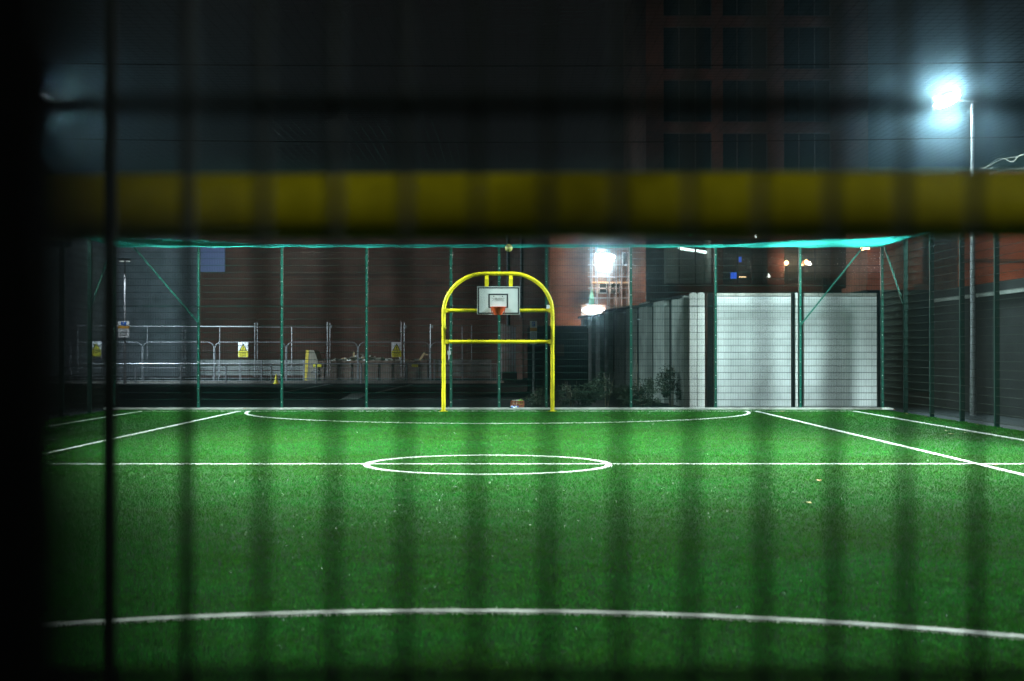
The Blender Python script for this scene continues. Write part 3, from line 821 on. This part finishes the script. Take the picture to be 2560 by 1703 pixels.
# gable house with scaffold, site lamp and glowing panel
hs = thing('brick_house', (7.0, 78, 0), 'brick gable house behind the scaffold, lit orange by the site lamp and glowing panel', 'building')
m = MB(); h0, h1 = PX(1266,76), PX(1487,76)
m.box(h0, h1, 76, 79.6, 0, 8.6); m.build('wall', M['brick_orange'], hs)
m = MB(); m.prism([(h0-.3,8.6),(h1+.3,8.6),(h1-.6,10.6),(h0+.6,10.6)], 75.7, 79.8); m.build('roof', M['frame_dark'], hs)
for a, b, c, dd in ((1404,1428,676,650),(1378,1398,676,650),(1432,1450,612,580)):
    m = MB(); m.box(PX(a,76), PX(b,76), 75.93, 76.0, PZ(c,76), PZ(dd,76)); fr = m.build('window', M['sign_white'], hs)
    mm = MB(); mm.box(PX(a,76)+.06, PX(b,76)-.06, 75.9, 75.93, PZ(c,76)+.06, PZ(dd,76)-.06); mm.build('pane', M['glass'], fr)
m = MB(); m.tube([(PX(1455,75.8), 75.85, PZ(702,75.8)), (PX(1477,75.8), 75.85, PZ(702,75.8))], .16, 10); m.build('bay_pipe', M['brick_orange'], hs)

sc = thing('scaffold', (6.0, 74, 0), 'tube scaffold with boards round the bright site lamp', 'scaffold')
sx = [PX(v,73.5) for v in (1362,1374,1402,1418,1430,1447)]
for x_ in sx:
    for y_ in (73.2, 74.6):
        MB().tube([(x_, y_, 0), (x_, y_, 7.3)], .035, 6).build('standard', M['galv_dull'], sc)
for z in (1.9, 2.8, 3.9, 4.5, 5.0, 5.6, 6.2, 7.0):
    MB().tube([(sx[0]-.2, 73.2, z), (sx[-1]+.2, 73.2, z)], .03, 6).build('ledger', M['galv_dull'], sc)
for z in (3.55, 5.3):
    m = MB(); m.box(sx[0], sx[-1], 73.3, 74.5, z, z+.05); m.build('deck', M['wood'], sc)
MB().tube([(sx[2], 73.15, 3.2), (sx[-1]+.2, 73.15, 1.2)], .03, 6).build('diagonal', M['galv_dull'], sc)
# green debris sheet hanging on it
m = MB()
pl = [(PX(1350,73),PZ(736,73)),(PX(1366,73),PZ(735,73)),(PX(1368,73),PZ(690,73)),(PX(1363,73),PZ(662,73)),(PX(1357,73),PZ(684,73))]
m.prism(pl, 73.0, 73.04)
solid(m, 'debris_sheet', mat('debris_green', (.05,.22,.18), .7, .3, 5.), (PX(1359,73),73.02,PZ(736,73)), 'green debris sheet hung on the left end of the scaffold', 'sheet')

def site_lamp(px_, py_, d_, w_, h_, lab, energy, matl, col=(.85,1.,1.), glare=1.1):
    T = thing('site_lamp', (PX(px_,d_), d_, PZ(py_,d_)-h_/2), lab, 'lamp')
    c = (PX(px_,d_), d_, PZ(py_,d_))
    m = MB(); m.cbox((c[0], c[1]+.08, c[2]), w_+.08, .12, h_+.08); m.build('housing', M['galv_dull'], T)
    m = MB(); m.sphere((c[0], c[1]+.02, c[2]), 1, 20, 12, sq=(w_/2,.07,h_/2)); m.build('lens', matl, T, True)
    m = MB(); m.tube([(c[0]-w_*.4, c[1]+.14, c[2]), (c[0]-w_*.4, c[1]+.22, c[2]-.5)], .03, 6); m.build('bracket', M['galv_dull'], T)
    q_ = spot('site_lamp_glare', (0,-.12,h_/2), (-c[0]*.8,-40,-c[2]+1.5), energy*glare, 50, 1., (.9,1.,1.), .2); q_.parent = T
    p_ = point('site_lamp_glow', (0, -1.1, -.35), energy, col, .3); p_.parent = T
    return T
site_lamp(1393, 592, 72.6, 1.0, .34, 'dazzling white site floodlight on the upper scaffold', 800, M['lens_site'], (1.,.84,.72), .75)
site_lamp(1366, 714, 72.4, 1.15, .46, 'lower glowing white panel standing in for a lit cabin behind the wall end', 1300, M['glow_panel'], (1.,.58,.36), .15)  # self-lit panel in place of a lit cabin, its orange point added

# orange lit buildings on the right
ob = thing('brick_building', (25, 64, 0), 'orange lit brick building behind the right end of the long grey wall', 'building')
m = MB(); m.box(PX(2206,60), 40, 60, 72, 0, 9.0); m.build('wall', M['brick_orange'], ob)
m = MB(); m.box(PX(2206,60)-.1, 40, 59.88, 60, PZ(603,60), PZ(596,60)); m.build('string_course', M['frame_dark'], ob)
m = MB(); m.box(PX(2206,60)-.2, 40.2, 59.7, 72.2, 9.0, 9.3); m.build('roof', M['frame_dark'], ob)
for i in range(3):
    xa = 24.5+i*4.2
    m = MB(); m.box(xa, xa+1.6, 59.9, 60, 3.0, 5.0); fr = m.build('window', M['frame_dark'], ob)
    mm = MB(); mm.box(xa+.08, xa+1.52, 59.88, 59.9, 3.08, 4.92); mm.build('pane', M['glass'], fr)
sb = thing('stair_block', (16, 63, 0), 'small orange lit brick block between the tower and the side fence corner', 'building')
m = MB(); m.box(PX(1998,62), PX(2062,62), 62, 66, PZ(655,62), 8.2); m.build('wall', M['brick_orange'], sb)
m = MB(); m.box(PX(1990,62), PX(2170,62), 61.7, 66.2, PZ(668,62), PZ(655,62)); m.build('ledge', M['brick_orange'], sb)
m = MB(); m.box(PX(2000,62), PX(2160,62), 62.1, 66, 0, PZ(668,62)); m.build('base', M['grey_wall'], sb)
m = MB(); m.box(PX(1998,62)-.1, PX(2062,62)+.1, 61.8, 66.1, 8.2, 8.4); m.build('roof', M['frame_dark'], sb)
q = MB(); q.sphere((PX(1985,61.8), 61.7, PZ(572,61.8)), .09, 10, 8); q.box(PX(1985,61.8)-.04, PX(1998,62)+.02, 61.74, 61.8, PZ(572,61.8)-.04, PZ(572,61.8)+.04)
solid(q, 'wall_lamp', M['lens_warm'], (PX(1985,61.8), 61.7, PZ(572,61.8)-.1), 'small orange lamp on the corner of the brick stair block', 'lamp')
# sodium street lamp just outside the frame
sl = thing('street_lamp', (27, 50, 0), 'orange street lamp outside the frame beyond the right wall', 'street lamp')
MB().tube([(27,50,0),(27,50,4),(27,50,9)], [.09,.07,.05], 10).build('column', M['galv_dull'], sl)
MB().tube([(27,50,9),(26.2,51,9.3)], .04, 8).build('arm', M['galv_dull'], sl)
m = MB(); m.cbox((26,51.3,9.3), .35, .7, .16); m.build('housing', M['galv_dull'], sl)
m = MB(); m.cbox((26,51.3,9.2), .28, .5, .04); m.build('lens', M['lens_warm'], sl)
p_ = spot('street_lamp_glow', (-1.0, 1.3, 9.1), (-3.5, 10, 3.2), 3800, 150, .8, (1.,.40,.20), .15); p_.parent = sl

# ------------------------------------------------------------------ street furniture beyond the road
def guard_panel():
    t_ = thing('guardrail_panel', (0,0,0), 'galvanised pedestrian guardrail panel with upright bars along the far kerb', 'guardrail', 'guardrail panels along the far kerb')
    L = 2.42
    MB().tube([(0,0,1.08),(L,0,1.08)], .035, 8).build('top_rail', M['galv'], t_)
    MB().tube([(0,0,.16),(L,0,.16)], .022, 6).build('bottom_rail', M['galv_dull'], t_)
    MB().tube([(0,0,.86),(L,0,.86)], .016, 6).build('mid_rail', M['galv_dull'], t_)
    for x_ in (0, L): MB().tube([(x_,0,0),(x_,0,1.08)], .03, 8).build('post', M['galv_dull'], t_)
    for i in range(1, 20): MB().tube([(L*i/20,0,.16),(L*i/20,0,.86)], .009, 5).build('bar', M['galv_dull'], t_)
    return t_
gp = guard_panel()
gx = PX(105,77.4)
for i in range(10):
    o = gp if i == 0 else dup(gp)
    o.location = (gx+2.46*i, 77.4, 0)

def roundtop_panel():
    t_ = thing('temporary_fence_panel', (0,0,0), 'round cornered galvanised temporary fence panel behind the guardrail', 'fence panel', 'round cornered fence panels behind the guardrail')
    L, H, r_ = 3.96, PZ(788,79.5), .34
    pts = [(0,0,.05),(0,0,H-r_)] + [(r_-r_*math.cos(a),0,H-r_+r_*math.sin(a)) for a in np.linspace(0,math.pi/2,7)[1:]]
    pts += [(L-q[0],0,q[2]) for q in reversed(pts)]
    MB().tube(pts, .030, 8).build('frame', M['galv_dull'], t_)
    MB().tube([(0,0,.25),(L,0,.25)], .022, 6).build('bottom_rail', M['galv_dull'], t_)
    m = MB()
    for i in range(1, 33): m.tube([(L*i/33,0,.25),(L*i/33,0,H-.04)], .0025, 3, cap=False)
    for i in range(1, 8): m.tube([(0,0,.25+i*.26),(L,0,.25+i*.26)], .0025, 3, cap=False)
    m.build('wire_infill', M['galv_dull'], t_)
    for x_ in (0, L):
        m = MB(); m.box(x_-.12, x_+.12, -.35, .35, 0, .10); m.build('foot_block', M['concrete'], t_)
    return t_
rp_ = roundtop_panel()
rx = PX(495,79.5) - 4.02*3
for i in range(7):
    o = rp_ if i == 0 else dup(rp_)
    o.location = (rx+4.02*i, 79.5, 0)
    if i == 6:
        pass

hr = thing('tube_railing', (-12, 82, 0), 'high galvanised tube railing on tall posts behind the fence panels and the skip', 'railing')
MB().tube([(PX(60,82),82,PZ(750,82)),(PX(590,82),82,PZ(752,82))], .045, 8).build('rail', M['galv'], hr)
MB().tube([(PX(590,82),82.05,PZ(753,82)),(PX(835,82),82.05,PZ(754,82))], .014, 6).build('rail', M['galv_dull'], hr)
for v, tp in ((180,750),(260,750),(339,750),(420,741),(427,743),(506,750),(587,743),(593,743),(672,752),(754,742),(760,743),(924,741),(931,742),(991,746),(1018,754),(1064,752),(1086,748)):
    MB().tube([(PX(v,82), 82, .3), (PX(v,82), 82, PZ(tp,82))], .028, 6).build('post', M['galv'] if v < 1000 else M['galv_dull'], hr)
for v in (762, 934, 995):
    m = MB(); m.cbox((PX(v,82), 81.96, PZ(752,82)), .12, .06, .18); m.build('clamp', M['galv'], hr)
m = MB(); m.tube([(PX(1033,81), 81, PZ(838,81)), (PX(1041,81), 81.5, PZ(702,81.5))], .035, 6)
solid(m, 'leaning_pole', M['galv'], (PX(1033,81),81,PZ(838,81)), 'pale pole leaning left behind the far goal frame', 'pole')

def plate(mb, x0, x1, z0, z1, y, mi): mb.box(x0, x1, y-.004, y, z0, z1, mi)
# warning signs
def warning_sign(px_, py_, d_, lab):
    w_, h_ = .56, .84
    x_, z_ = PX(px_,d_), PZ(py_,d_)
    T = thing('warning_sign', (x_, d_, z_-h_/2), lab, 'sign', 'yellow warning signs on the fence panels')
    m = MB(); m.box(x_-w_/2, x_+w_/2, d_, d_+.012, z_-h_/2, z_+h_/2); m.build('plate', M['sign_white'], T)
    m = MB(); m.box(x_-w_/2+.01, x_+w_/2-.01, d_-.004, d_-.0005, z_-h_/2+.01, z_-.06); m.build('yellow_field', M['sign_yellow'], T)
    m = MB(); m.prism([(x_-.22,z_-.05),(x_+.22,z_-.05),(x_,z_+.35)], d_-.006, d_-.0045); m.build('triangle_border', M['black'], T)
    m = MB(); m.prism([(x_-.155,z_-.01),(x_+.155,z_-.01),(x_,z_+.27)], d_-.009, d_-.0065); m.build('triangle', M['sign_yellow'], T)
    m = MB(); m.box(x_-.02, x_+.02, d_-.012, d_-.0095, z_+.05, z_+.18); m.box(x_-.02, x_+.02, d_-.012, d_-.0095, z_+.01, z_+.035); m.build('symbol', M['black'], T)
    m = MB()
    for kk, (w2, zz) in enumerate(((.20,-.13),(.17,-.21),(.20,-.29),(.15,-.36))):
        n = 5
        for j in range(n):
            a = -w2+2*w2*j/n; m.box(x_+a, x_+a+2*w2/n*.72, d_-.007, d_-.0045, z_+zz-.016, z_+zz+.016)
    m.build('lettering', M['black'], T)
    return T
warning_sign(222, 803, 79.42, 'yellow warning sign on the fence panel left of the car park lamp')
warning_sign(560, 805, 79.42, 'yellow warning sign left of the skip on the fence panel')
warning_sign(913, 805, 79.42, 'yellow warning sign above the rubble of the skip')

def parking_sign(x_, d_, z1, w_, h_, y_):
    m = MB()
    m.box(x_-w_/2, x_+w_/2, y_-.012, y_, z1-h_, z1, 0)
    plate(m, x_-w_*.24, x_+w_*.24, z1-h_*.24, z1-h_*.03, y_-.0125, 1)
    plate(m, x_-w_*.5, x_+w_*.5, z1-h_*.44, z1-h_*.29, y_-.0125, 2)
    for r_ in range(5):
        zz = z1-h_*(.52+.085*r_)
        for j in range(4):
            a = x_-w_*.36+w_*.72*j/4; m.box(a, a+w_*.13, y_-.0165, y_-.0125, zz-.012, zz+.012, 3)
    return m
# right parking sign
d_ = 58.0; x_ = PX(1228,d_)
T = thing('parking_sign', (x_, d_, 0), 'blue and white parking sign on a grey pole, seen through the far goal', 'sign')
MB().tube([(x_,d_,0),(x_,d_,2.97)], .05, 10).build('pole', M['galv'], T, True)
pl = parking_sign(x_, d_, PZ(739,d_), .285, .95, d_-.055).build('sign_plate', [M['sign_white'], M['sign_blue'], M['sign_amber'], M['black']], T)
text('letter', 'P', .17, (x_, d_-.075, PZ(739,d_)-.13), pl, M['sign_white'])
# car park lamp with sign
d_ = 76.0; x_ = PX(287.5,d_)
T = thing('car_park_lamp', (x_, d_, 0), 'slim white twin headed lamp column beyond the left end of the far fence', 'lamp post')
MB().tube([(x_,d_,0),(x_,d_,1.6),(x_,d_,PZ(598,d_))], [.085,.06,.05], 10).build('column', M['galv'], T, True)
for s in (-1, 1):
    h = MB(); h.prism([(x_+s*.03,PZ(598,d_)-.02),(x_+s*.03,PZ(598,d_)+.10),(x_+s*.30,PZ(598,d_)+.04),(x_+s*.30,PZ(598,d_)-.06)][::s], d_-.1, d_+.1)
    hh_ = h.build('lamp_head', M['galv'], T)
    m = MB(); m.box(x_+min(s*.08,s*.28), x_+max(s*.08,s*.28), d_-.09, d_+.09, PZ(598,d_)-.10, PZ(598,d_)-.07); m.build('lens', M['lens_dim'], hh_)
px_ = PX(286,76)
s_ = thing('parking_sign', (px_, d_-.1, PZ(776,d_)), 'wide blue and white parking sign fixed to the car park lamp column', 'sign')
pl = parking_sign(px_, d_, PZ(740,d_), .60, .86, d_-.10).build('sign_plate', [M['sign_white'], M['sign_blue'], M['sign_amber'], M['black']], s_)
text('letter', 'P', .16, (px_, d_-.12, PZ(740,d_)-.12), pl, M['sign_white'])

cl_ = spot('car_park_spot', (x_, d_+.25, PZ(598,d_)-.12), (x_+4, d_+14, 0.6), 7000, 158, .4, (.72,.92,1.), .2)
cl_ = spot('car_park_spot', (x_+.3, d_-.5, PZ(598,d_)-.1), (x_+13, d_+3.5, 0.6), 4500, 110, .6, (.86,.96,1.), .2)
cl_ = spot('car_park_spot', (x_, d_-1.0, PZ(598,d_)-.1), (x_, d_+.5, 2.6), 2500, 60, .6, (.86,.96,1.), .2)  # added spot hung in front of the column to light it and its sign
# skip
sk0, sk1 = PX(706,83), PX(985,83); SY0, SY1 = 82.4, 84.4
skt = thing('skip', ((sk0+sk1)/2, 83.4, 0), 'long brown steel skip with ribbed sides and a yellow edged tall end', 'skip')
zt = PZ(830,83); zb = PZ(876,83)
m = MB()
m.box(sk0+.4, sk1, SY0, SY0+.06, zb, zt); m.box(sk0+.4, sk1, SY1-.06, SY1, zb, zt); m.box(sk1-.06, sk1, SY0+.06, SY1-.06, zb, zt)
m.box(sk0+.4, sk1-.06, SY0+.06, SY1-.06, zb, zb+.06); m.box(sk0+.4, sk1, SY0-.06, SY0, zt-.12, zt)
m.build('body', M['skip'], skt)
for i in range(8):
    xx = sk0+1.0+i*.78; m = MB(); m.box(xx, xx+.11, SY0-.07, SY0, zb, zt-.12); m.build('rib', M['skip'], skt)
m = MB(); m.prism([(sk0,zb),(sk0+.75,zb),(sk0+.75,zt),(sk0+.52,PZ(806,83)),(sk0+.12,PZ(806,83)),(sk0,zt)], SY0-.09, SY1)
e_ = m.build('end_wall', mat('skip_end', (.20,.19,.15), .75, .3, 4.), skt)
m = MB(); m.prism([(sk0-.03,zb),(sk0+.12,zb),(sk0+.24,PZ(806,83)),(sk0+.06,PZ(806,83))], SY0-.10, SY0-.092); m.build('yellow_edge', M['skip_yellow'], e_)
for a, b, c in ((721,741,842),(948,962,842)):
    m = MB(); m.box(PX(a,82.3), PX(b,82.3), SY0-.105, SY0-.094, PZ(c+3,82.3), PZ(c-3,82.3)); m.build('sticker', M['sign_yellow'], skt)
m = MB(); c0 = PX(727,82.3)
ring_ = [(c0+.24*math.cos(a), SY0-.098, PZ(857,82.3)+.13*math.sin(a)) for a in np.linspace(0, 2*math.pi, 25)]
m.tube(ring_, .016, 4); m.box(c0-.14, c0+.14, SY0-.10, SY0-.094, PZ(857,82.3)-.03, PZ(857,82.3)+.03)
m.build('emblem', M['galv'], skt)
for a in (740, 860, 970):
    m = MB(); m.box(PX(a,83), PX(a,83)+.3, SY0, SY1, 0, zb); m.build('skid', M['skip'], skt)
# rubble heap
m = MB()
for i in range(150):
    u = random.random(); xx = sk0+1.2+u*(sk1-sk0-1.6)
    hgt = zt-.1+ .42*math.exp(-((u-.38)/.2)**2)*random.random() + .12*random.random()
    s_ = random.uniform(.06,.22)
    rot = Matrix.Rotation(random.uniform(0,3), 3, 'Z') @ Matrix.Rotation(random.uniform(-.6,.6), 3, 'X')
    m.cbox((xx, SY0+.3+random.random()*1.4, hgt), s_*random.uniform(1,2.4), s_, s_*.6, rot, random.choice((0,0,0,0,1,2)))
m.box(sk0+1.0, sk1-.2, SY0+.1, SY1-.1, zt-.5, zt-.12)
o = m.build('rubble', [M['rubble_m'], M['wood'], M['litter_white']]); tag(o, 'heap of broken rubble and timber filling the skip', 'rubble', kind='stuff')
for i, (a, b, c, e, lab) in enumerate(((884-2,838,876,806,None),)): pass
m = MB(); m.tube([(PX(905,82.6),82.9,PZ(838,82.6)),(PX(922,82.6),82.9,PZ(812,82.6))], .08, 4); m.tube([(PX(918,82.6),82.9,PZ(815,82.6)),(PX(930,82.6),82.9,PZ(817,82.6))], .05, 4)
for p_ in m.v[:0]: pass
m.v = [(a+PX(968,82.6)-PX(913,82.6), b, c) for a, b, c in m.v]
solid(m, 'broken_timber', M['wood'], (PX(968,82.6),82.9,PZ(838,82.6)), 'pale broken timber sticking up from the right end of the skip', 'timber')
m = MB(); m.tube([(PX(814,82.8),83,PZ(838,82.8)),(PX(814,82.8),83,PZ(810,82.8))], .07, 4)
solid(m, 'timber_post', M['wood'], (PX(814,82.8),83,PZ(838,82.8)), 'upright timber stub standing in the middle of the skip rubble', 'timber')
m = MB(); m.tube([(PX(922,82.4),82.6,PZ(836,82.4)),(PX(919.5,82.4),82.6,PZ(821,82.4))], .045, 6)
solid(m, 'white_rod', M['litter_white'], (PX(922,82.4),82.6,PZ(836,82.4)), 'short white rod leaning in the skip below the warning sign', 'rod')
# low grey barriers beside the skip
def low_barrier(a, b, lab, d_=84.0):
    T = thing('site_barrier', (PX((a+b)/2,d_), d_, 0), lab, 'barrier')
    x0, x1 = PX(a,d_), PX(b,d_)
    for i, (z0, z1) in enumerate(((.35,.60),(.66,.92),(.98,PZ(829,d_)))):
        m = MB(); m.box(x0, x1, d_, d_+.08, z0, z1); m.build('board', M['panel_concrete'], T)
    n = max(2, int((x1-x0)/1.2))
    for i in range(n+1):
        xx = x0+(x1-x0)*i/n; m = MB(); m.box(xx-.04, xx+.04, d_-.06, d_, 0, PZ(829,d_)); m.build('post', M['galv_dull'], T)
    return T
low_barrier(455, 700, 'low grey boarded barrier to the left of the skip')
low_barrier(1000, 1130, 'low grey boarded barrier seen through the left half of the far goal', 80.5)
m = MB(); m.tube([(PX(636,77.2),77.2,0),(PX(636,77.2),77.2,.03)], .17, 12); m.tube([(PX(636,77.2),77.2,.03),(PX(636,77.2),77.2,.55)], [.11,.02], 12)
solid(m, 'marker_cone', M['sign_yellow'], (PX(636,77.2),77.2,0), 'small yellow cone at the far kerb', 'cone')
# stack of upright sheets
T = thing('sheet_stack', (PX(1168,80), 80, 0), 'grey ribbed steel sheets stood upright behind the goal, under the backboard', 'stack')
for i, v in enumerate((1153,1159,1165,1171,1177,1183)):
    m = MB(); d_ = 80+.12*i; m.box(PX(v,80), PX(v+4.6,80), d_, d_+.03, PZ(848,80)-.2, PZ(745+i*1.5,80)); m.build('sheet', M['galv_dull'], T)
m = MB(); m.box(PX(1150,80), PX(1190,80), 79.9, 81, 0, PZ(848,80)-.2); m.build('base', M['dark_and_shade'], T)
m = MB(); m.box(PX(1184,88), PX(1203,88), 88, 90, 0, PZ(731,88))
solid(m, 'brick_pillar', M['brick_red'], (PX(1194,88),89,0), 'dim brick pillar behind the upright grey sheets', 'pillar')

# small boxes on the far fence posts
for xx, z_, lab in ((1.16,PZ(707,42.4),'small white box on the fence post at the right goal upright'),(-1.80,PZ(812,42.4),'small grey box on the fence post at the left goal upright')):
    m = MB(); m.box(xx-.055, xx+.055, YF-.11, YF-.045, z_-.06, z_+.06); m.box(xx-.02, xx+.02, YF-.045, YF-.03, z_-.03, z_+.03)
    solid(m, 'junction_box', M['sign_white'] if xx > 0 else M['galv'], (xx, YF-.08, z_-.06), lab, 'box')

# basket of cans, litter
bxx, byy = PX(1191,43.3), 43.3
T = thing('plastic_basket', (bxx, byy, 0), 'rust orange slatted basket behind the far fence', 'basket')
m = MB()
for i in range(14):
    for s in (-1, 1):
        a = -.20+.40*i/13
        m.cbox((bxx+a*.97, byy+s*.14, .115), .020, .012, .21, Matrix.Rotation(R(s*4), 3, 'X'))
for i in range(8):
    for s in (-1, 1): m.cbox((bxx+s*.193, byy-.13+.26*i/7, .115), .012, .022, .21, Matrix.Rotation(R(s*-4), 3, 'Y'))
m.build('slats', M['terra'], T)
m = MB()
for z_, k in ((.015,.205),(.215,.19)):
    m.box(bxx-k, bxx+k, byy-.155, byy-.135, z_-.012, z_+.02); m.box(bxx-k, bxx+k, byy+.135, byy+.155, z_-.012, z_+.02)
    m.box(bxx-k, bxx-k+.02, byy-.135, byy+.135, z_-.012, z_+.02); m.box(bxx+k-.02, bxx+k, byy-.135, byy+.135, z_-.012, z_+.02)
m.box(bxx-.18, bxx+.18, byy-.13, byy+.13, .004, .02)
m.build('rim', M['terra'], T)
for i in range(7):
    xx = bxx-.14+.047*i; gz = .21+.02*random.random()
    m = MB(); m.tube([(xx, byy-.02+.03*(i % 2), gz-.10), (xx+.01, byy-.02+.03*(i % 2), gz+.03), (xx+.012, byy-.02+.03*(i % 2), gz+.05+(.03 if i == 5 else 0))], [.026,.026,.012], 8)
    gr = i in (4, 5, 6)
    solid(m, 'can', M['litter_green'] if gr else M['litter_white'], (xx, byy, gz-.10),
          'bright green can in the right end of the orange basket' if gr else 'white can in the orange basket', 'can',
          'green cans in the basket' if gr else 'white cans in the basket')
xx = PX(1183,42.2)
m = MB()
for i in range(9):
    rot = Matrix.Rotation(random.uniform(0,3),3,'Z') @ Matrix.Rotation(random.uniform(-.8,.8),3,'X')
    m.cbox((xx-.09+.022*i, 42.18+random.uniform(-.04,.04), .075+.03*random.random()), .07, .06, .035, rot, i % 3)
solid(m, 'crumpled_wrapper', [M['black'], M['litter_white'], M['sign_blue']], (xx,42.18,.04), 'crumpled dark and white wrapper on the kerb below the orange basket', 'litter')

# leaves on the turf
def leaf(x_, y_, s_, a):
    m = MB(); ca, sa = math.cos(a), math.sin(a)
    P = [(-1,0,0),(-.4,.45,.12),(.3,.5,.2),(1,0,.05),(.3,-.5,.22),(-.4,-.45,.1)]
    V = [(x_+s_*(p[0]*ca-p[1]*sa), y_+s_*(p[0]*sa+p[1]*ca), .034+s_*p[2]) for p in P] + [(x_, y_, .036)]
    m.add(V, [(i, (i+1) % 6, 6) for i in range(6)])
    return m
LV = [(1885,1112,1),(1857,1165,0),(2222,1000,0),(2180,996,0),(2190,1003,0),(2300,990,0),(2250,982,0),(2060,946,1),(2290,1075,1),(1800,950,1),(566,943,1),(1550,947,1),(1420,947,1),(2085,955,1),(2130,962,0),(2165,968,0)]
for i, (a, b, pale) in enumerate(LV):
    d_ = 3274*CAM_H/(b-811); x_ = PX(a, d_)
    solid(leaf(x_, min(d_, 42.2), random.uniform(.05,.085), random.uniform(0,6)), 'fallen_leaf', M['leaf_brown' if pale else 'leaf_pale'], (x_, min(d_,42.2), .03),
          'dry brown leaf lying on the green turf' if pale else 'pale curled leaf lying on the green turf', 'leaf', 'brown leaves on the turf' if pale else 'pale leaves on the turf')

# bushes beyond the fence
def bush(px_, d_, w_, h_, n, lab, stems=5):
    x_ = PX(px_, d_)
    T = thing('bush', (x_, d_, 0), lab, 'bush')
    m = MB()
    for i in range(stems):
        a = random.uniform(0, 6.3); rr = random.uniform(.2,.8)
        m.tube([(x_+.06*math.cos(a), d_+.06*math.sin(a), 0), (x_+rr*w_*.25*math.cos(a), d_+rr*.25*math.sin(a), h_*.5), (x_+rr*w_*.45*math.cos(a), d_+rr*.4*math.sin(a), h_*random.uniform(.75,1.05))], [.014,.010,.004], 5)
    m.build('stems', M['bark'], T)
    cl = [(random.uniform(-.5,.5)*w_, random.uniform(-.4,.4), random.uniform(.12,.9)*h_, random.uniform(.10,.26)) for _ in range(int(8+w_*9))]
    V = np.zeros((n, 3, 3))
    for i in range(n):
        c = random.choice(cl); fall = 1-.55*(abs(c[0])/(w_*.5))**2
        q = Vector((random.gauss(0,1), random.gauss(0,1), random.gauss(0,1))).normalized()*c[3]*random.uniform(.4,1.15)
        cc = Vector((x_+c[0]+q.x, d_+c[1]+q.y, max(.03, c[2]*fall+q.z)))
        a = Vector((random.gauss(0,1), random.gauss(0,1), random.gauss(0,.6))).normalized()
        b = a.orthogonal().normalized(); s_ = random.uniform(.025,.055)
        V[i,0] = cc-b*s_*.45; V[i,1] = cc+b*s_*.45; V[i,2] = cc+a*s_*1.6
    w = wloc(T); V = V-np.array(w)
    o = bpy.data.objects.new('foliage', tri_mesh('foliage', V, M['bush'])); C.objects.link(o); o.parent = T
bush(1240, 44.5, .7, .62, 800, 'low straggly bush beside the orange basket', 4)
bush(1318, 44.3, 1.0, .85, 1500, 'dark leafy bush just right of the far goal')
bush(1395, 44.0, 1.3, 1.05, 2200, 'wide dark bush at the foot of the buttressed wall')
bush(1478, 44.2, 1.1, 1.0, 1900, 'glossy bush below the dry twigs, centre of the row')
bush(1545, 45.0, .8, 1.45, 1700, 'taller dark bush next to the white pier', 6)
m = MB()
for i in range(4):
    x_ = PX(1452+i*7, 44.9); z_ = .3; pts = [(x_, 44.9, 0)]
    for j in range(7):
        x_ += random.uniform(-.05,.075)-.012*i; z_ += random.uniform(.18,.30); pts.append((x_, 44.9+random.uniform(-.03,.03), z_))
    m.tube(pts, [.008]*4+[.006,.005,.004,.003], 5)
solid(m, 'dry_twigs', M['bark'], (PX(1462,44.9),44.9,0), 'thin dry twigs climbing the buttressed wall behind the bush', 'twigs')

# ------------------------------------------------------------------ night air
m = MB(); m.box(-70, 70, -6, 125, -1, 46)
hz = m.build('haze', []); hz['kind'] = 'stuff'
hm = bpy.data.materials.new('night_haze'); hm.use_nodes = True
N_, L_ = hm.node_tree.nodes, hm.node_tree.links
N_.remove(N_['Principled BSDF'])
vp = N_.new('ShaderNodeVolumePrincipled'); vp.inputs['Color'].default_value = (.50,.80,1.,1); vp.inputs['Density'].default_value = .0012; vp.inputs['Anisotropy'].default_value = .987
L_.new(vp.outputs[0], N_['Material Output'].inputs['Volume'])
hz.data.materials.clear(); hz.data.materials.append(hm)

# ------------------------------------------------------------------ sky, camera, render
wd = bpy.data.worlds.new('World'); scene.world = wd; wd.use_nodes = True
bg = wd.node_tree.nodes['Background']; bg.inputs[0].default_value = (1.0,.88,.86,1); bg.inputs[1].default_value = .0045

cd = bpy.data.cameras.new('camera'); cam = bpy.data.objects.new('camera', cd); C.objects.link(cam)
cd.sensor_width = 36; cd.lens = 50.0; cd.clip_start = .02; cd.clip_end = 1000
cam.location = (0, 0, CAM_H)
cam.rotation_euler = (R(90)+.00825, 0, -.00174)
cd.dof.use_dof = True; cd.dof.focus_distance = 41.0; cd.dof.aperture_fstop = 2.5
scene.camera = cam

scene.view_settings.view_transform = 'Standard'; scene.view_settings.look = 'None'
scene.view_settings.exposure = 0; scene.view_settings.gamma = 1
cy = scene.cycles
cy.max_bounces = 6; cy.diffuse_bounces = 3; cy.glossy_bounces = 2; cy.transmission_bounces = 4; cy.transparent_max_bounces = 8; cy.volume_bounces = 0
cy.sample_clamp_indirect = 3.0
cy.use_denoising = True
